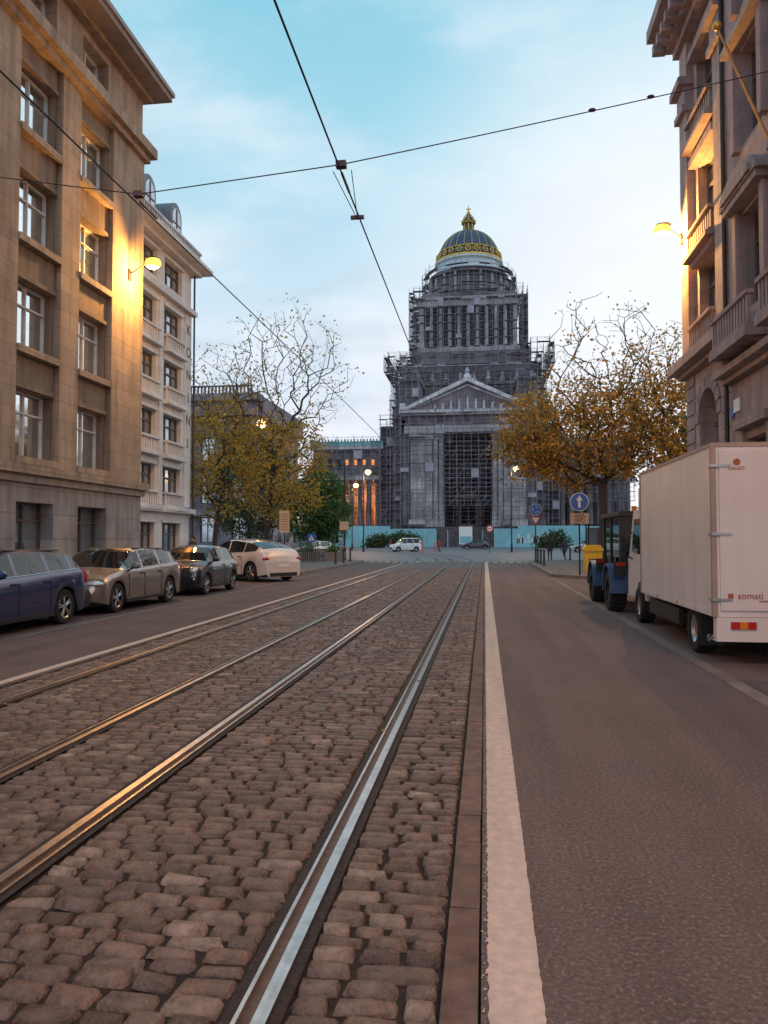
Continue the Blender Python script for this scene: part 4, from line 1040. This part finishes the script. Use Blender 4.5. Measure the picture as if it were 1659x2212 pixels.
BD.prism([(19.6,1.05),(21.2,1.05),(21.2,1.4),(19.6,1.55)],'X',3.25,4.0)
for x in (2.98,4.24):
    for y in (17.3,18.5,19.5): BD.box(x-.04,x+.04,y-.04,y+.04,1.05,2.12)
BD.box(2.9,4.32,17.15,19.7,2.12,2.22); GLt.box(3.02,4.2,17.32,17.35,1.32,2.1); GLt.box(2.97,2.99,17.34,19.46,1.2,2.1); GLt.box(4.23,4.25,17.34,19.46,1.2,2.1)
g.p('beacon',orange,True).cyl((3.4,18,2.22),(3.4,18,2.36),.06); BD.box(3.3,3.9,18.0,18.5,1.3,1.7)
g.done()

# ------------------------------------------------------------ people
def person(name,loc,rot,coat,pants,hair,h=1.7,stride=.16):
    V=[(0,0,.93),(0,0,1.15),(0,.01,1.36),(0,.01,1.48),(0,.02,1.58),(0,.02,1.70),
       (.09,0,.90),(.11,stride*.7,.50),(.11,stride*.3,.07),(.12,stride*.3+.15,.04),
       (-.09,0,.90),(-.11,-stride*.2,.50),(-.11,-stride*1.6,.10),(-.12,-stride*1.6+.15,.04),
       (.17,0,1.40),(.23,-.05,1.12),(.24,.06,.88),(-.17,0,1.40),(-.23,.03,1.12),(-.24,.14,.90)]
    R=[.15,.135,.15,.06,.085,.075,.10,.065,.045,.035,.10,.065,.045,.035,.065,.05,.035,.065,.05,.035]
    E=[(0,1),(1,2),(2,3),(3,4),(4,5),(0,6),(6,7),(7,8),(8,9),(0,10),(10,11),(11,12),(12,13),(2,14),(14,15),(15,16),(2,17),(17,18),(18,19)]
    for w in (16,19):
        b=V[w]
        for k in range(4):
            n=len(V); V.append((b[0],b[1]-.03+.02*k,b[2]-.09)); V.append((b[0],b[1]-.03+.022*k+.01,b[2]-.16+.01*abs(k-1.5))); R+=[.012,.009]; E+=[(w,n),(n,n+1)]
        n=len(V); V.append((b[0],b[1]+.05,b[2]-.07)); R.append(.01); E.append((w,n))
    me=bpy.data.meshes.new(name); me.from_pydata(V,E,[]); o=bpy.data.objects.new('figure',me); COL.objects.link(o)
    sk=o.modifiers.new('skin','SKIN'); 
    if me.skin_vertices:
        for v,r in zip(me.skin_vertices[0].data,R): v.radius=(r,r)
    sb=o.modifiers.new('sub','SUBSURF'); sb.levels=1; sb.render_levels=1
    m=bpy.data.materials.new('clothes'); m.use_nodes=True; nt=m.node_tree; tc=nt.nodes.new('ShaderNodeTexCoord'); sp=nt.nodes.new('ShaderNodeSeparateXYZ'); rp=nt.nodes.new('ShaderNodeValToRGB'); dv=nt.nodes.new('ShaderNodeMath'); dv.operation='DIVIDE'; dv.inputs[1].default_value=2
    nt.links.new(tc.outputs['Object'],sp.inputs[0]); nt.links.new(sp.outputs['Z'],dv.inputs[0]); nt.links.new(dv.outputs[0],rp.inputs[0]); nt.links.new(rp.outputs[0],nt.nodes['Principled BSDF'].inputs['Base Color'])
    cr=rp.color_ramp; cr.interpolation='CONSTANT'; cr.elements[0].color=(.02,.02,.02,1); cr.elements[1].position=.05; cr.elements[1].color=(*pants,1)
    e=cr.elements.new(.40); e.color=(*coat,1); e=cr.elements.new(.755); e.color=(.35,.22,.17,1)
    nt.nodes['Principled BSDF'].inputs['Roughness'].default_value=.8
    me.materials.append(m)
    g=G(name,loc,rot); g.extra.append(o)
    c=M('coat',coat,.85); q=g.p('coat_hem',c,True); q.lathe((0,0,0),[(.16,1.15),(.175,.95),(.20,.72),(.17,.73)],16)
    hr=g.p('hair',M('hair',hair,.8),True); hr.ball((0,-.015,1.635),.095,.105,.11,12)
    f=g.p('nose',M('skin',(.35,.22,.17),.6),True); f.ball((0,.118,1.60),.012,.02,.02,8)
    em=g.done(); em.scale=(h/1.75,)*3
person('pedestrian',(4.5,54,.12),0,(.03,.03,.035),(.04,.04,.05),(.05,.035,.03),1.65)
person('pedestrian',(-12.4,100,0),2.2,(.35,.03,.03),(.03,.03,.05),(.04,.03,.02),1.75)
person('pedestrian',(-5.6,94,0),1.2,(.4,.04,.03),(.03,.03,.04),(.03,.02,.02),1.75)
person('pedestrian',(-12.9,32.5,.12),3.0,(.05,.04,.04),(.04,.04,.06),(.03,.02,.02),1.62,.1)
person('pedestrian',(5.9,58,0),.6,(.05,.05,.07),(.04,.04,.05),(.04,.03,.02),1.7)

# ------------------------------------------------------------ world
w=bpy.data.worlds.new('World'); scene.world=w; w.use_nodes=True; nt=w.node_tree; N=nt.nodes; L=nt.links
bg=N['Background']; tc=N.new('ShaderNodeTexCoord')
sky=N.new('ShaderNodeTexSky'); sky.sky_type='NISHITA'; sky.sun_disc=False; sky.sun_elevation=math.radians(9); sky.sun_rotation=math.radians(60)
sc=N.new('ShaderNodeVectorMath'); sc.operation='SCALE'; sc.inputs['Scale'].default_value=.13; L.new(sky.outputs[0],sc.inputs[0])
sp=N.new('ShaderNodeSeparateXYZ'); L.new(tc.outputs['Generated'],sp.inputs[0])
rp=N.new('ShaderNodeValToRGB'); L.new(sp.outputs['Z'],rp.inputs[0]); cr=rp.color_ramp
cr.elements[0].position=0; cr.elements[0].color=(.92,.88,.95,1); cr.elements[1].position=1; cr.elements[1].color=(.14,.40,.56,1)
for p,c in ((.16,(.80,.85,.96)),(.32,(.60,.79,.92)),(.48,(.38,.71,.86)),(.62,(.25,.62,.79))):
    e=cr.elements.new(p); e.color=(*c,1)
mx=N.new('ShaderNodeMix'); mx.data_type='RGBA'; mx.inputs[0].default_value=.9; L.new(sc.outputs[0],mx.inputs[6]); L.new(rp.outputs[0],mx.inputs[7])
ad=N.new('ShaderNodeMath'); ad.operation='ADD'; ad.inputs[1].default_value=.22; L.new(sp.outputs['Z'],ad.inputs[0])
dv=N.new('ShaderNodeVectorMath'); dv.operation='DIVIDE'; cb=N.new('ShaderNodeCombineXYZ')
for i in range(3): L.new(ad.outputs[0],cb.inputs[i])
L.new(tc.outputs['Generated'],dv.inputs[0]); L.new(cb.outputs[0],dv.inputs[1])
mp=N.new('ShaderNodeMapping'); mp.inputs['Scale'].default_value=(1.0,1.5,1.0); mp.inputs['Location'].default_value=(.6,.2,0); L.new(dv.outputs[0],mp.inputs[0])
cn=N.new('ShaderNodeTexNoise'); cn.inputs['Scale'].default_value=1.5; cn.inputs['Detail'].default_value=8; cn.inputs['Roughness'].default_value=.55; L.new(mp.outputs[0],cn.inputs['Vector'])
cm=N.new('ShaderNodeMapRange'); cm.interpolation_type='SMOOTHSTEP'; cm.inputs[1].default_value=.42; cm.inputs[2].default_value=.70; cm.inputs[4].default_value=.7; L.new(cn.outputs['Fac'],cm.inputs[0])
mc=N.new('ShaderNodeMix'); mc.data_type='RGBA'; L.new(cm.outputs[0],mc.inputs[0]); L.new(mx.outputs[2],mc.inputs[6]); mc.inputs[7].default_value=(.86,.90,.97,1)
n2=N.new('ShaderNodeTexNoise'); n2.inputs['Scale'].default_value=2.3; n2.inputs['Detail'].default_value=7
mp2=N.new('ShaderNodeMapping'); mp2.inputs['Scale'].default_value=(1,1,2.6); mp2.inputs['Location'].default_value=(3.1,1.0,.4); L.new(dv.outputs[0],mp2.inputs[0]); L.new(mp2.outputs[0],n2.inputs['Vector'])
c2=N.new('ShaderNodeMapRange'); c2.interpolation_type='SMOOTHSTEP'; c2.inputs[1].default_value=.43; c2.inputs[2].default_value=.64; c2.inputs[4].default_value=.62; L.new(n2.outputs['Fac'],c2.inputs[0])
bandr=N.new('ShaderNodeValToRGB'); L.new(sp.outputs['Z'],bandr.inputs[0]); be=bandr.color_ramp; be.elements[0].color=(.4,.4,.4,1); be.elements[1].position=.55; be.elements[1].color=(0,0,0,1); e=be.elements.new(.22); e.color=(1,1,1,1); e=be.elements.new(.40); e.color=(.8,.8,.8,1)
mm=N.new('ShaderNodeMath'); mm.operation='MULTIPLY'; L.new(c2.outputs[0],mm.inputs[0]); L.new(bandr.outputs[0],mm.inputs[1])
md=N.new('ShaderNodeMix'); md.data_type='RGBA'; L.new(mm.outputs[0],md.inputs[0]); L.new(mc.outputs[2],md.inputs[6]); md.inputs[7].default_value=(.45,.58,.70,1)
dt=N.new('ShaderNodeVectorMath'); dt.operation='DOT_PRODUCT'; L.new(tc.outputs['Generated'],dt.inputs[0]); dt.inputs[1].default_value=Vector((.30,.93,.22)).normalized()
gr=N.new('ShaderNodeMapRange'); gr.interpolation_type='SMOOTHSTEP'; gr.inputs[1].default_value=.86; gr.inputs[2].default_value=1.0; gr.inputs[4].default_value=.75; L.new(dt.outputs['Value'],gr.inputs[0])
mg=N.new('ShaderNodeMix'); mg.data_type='RGBA'; L.new(gr.outputs[0],mg.inputs[0]); L.new(md.outputs[2],mg.inputs[6]); mg.inputs[7].default_value=(.97,.97,1.0,1)
L.new(mg.outputs[2],bg.inputs['Color']); bg.inputs['Strength'].default_value=1.08

sl=bpy.data.lights.new('sun','SUN'); sl.energy=.35; sl.angle=math.radians(30); sl.color=(1,.90,.84)
so=bpy.data.objects.new('sun',sl); COL.objects.link(so)
d=Vector((-.30,.6,-.75)); so.rotation_euler=d.to_track_quat('-Z','Y').to_euler()

# ------------------------------------------------------------ camera
cam=bpy.data.cameras.new('camera'); co=bpy.data.objects.new('camera',cam); COL.objects.link(co); scene.camera=co
cam.sensor_fit='VERTICAL'; cam.sensor_height=36; cam.lens=36*1640/2212
co.location=(0,0,1.6); co.rotation_euler=(math.radians(90+2.06),0,math.radians(7.55)); cam.clip_end=6000; cam.clip_start=.05
scene.view_settings.view_transform='Standard'; scene.view_settings.look='None'; scene.view_settings.exposure=0
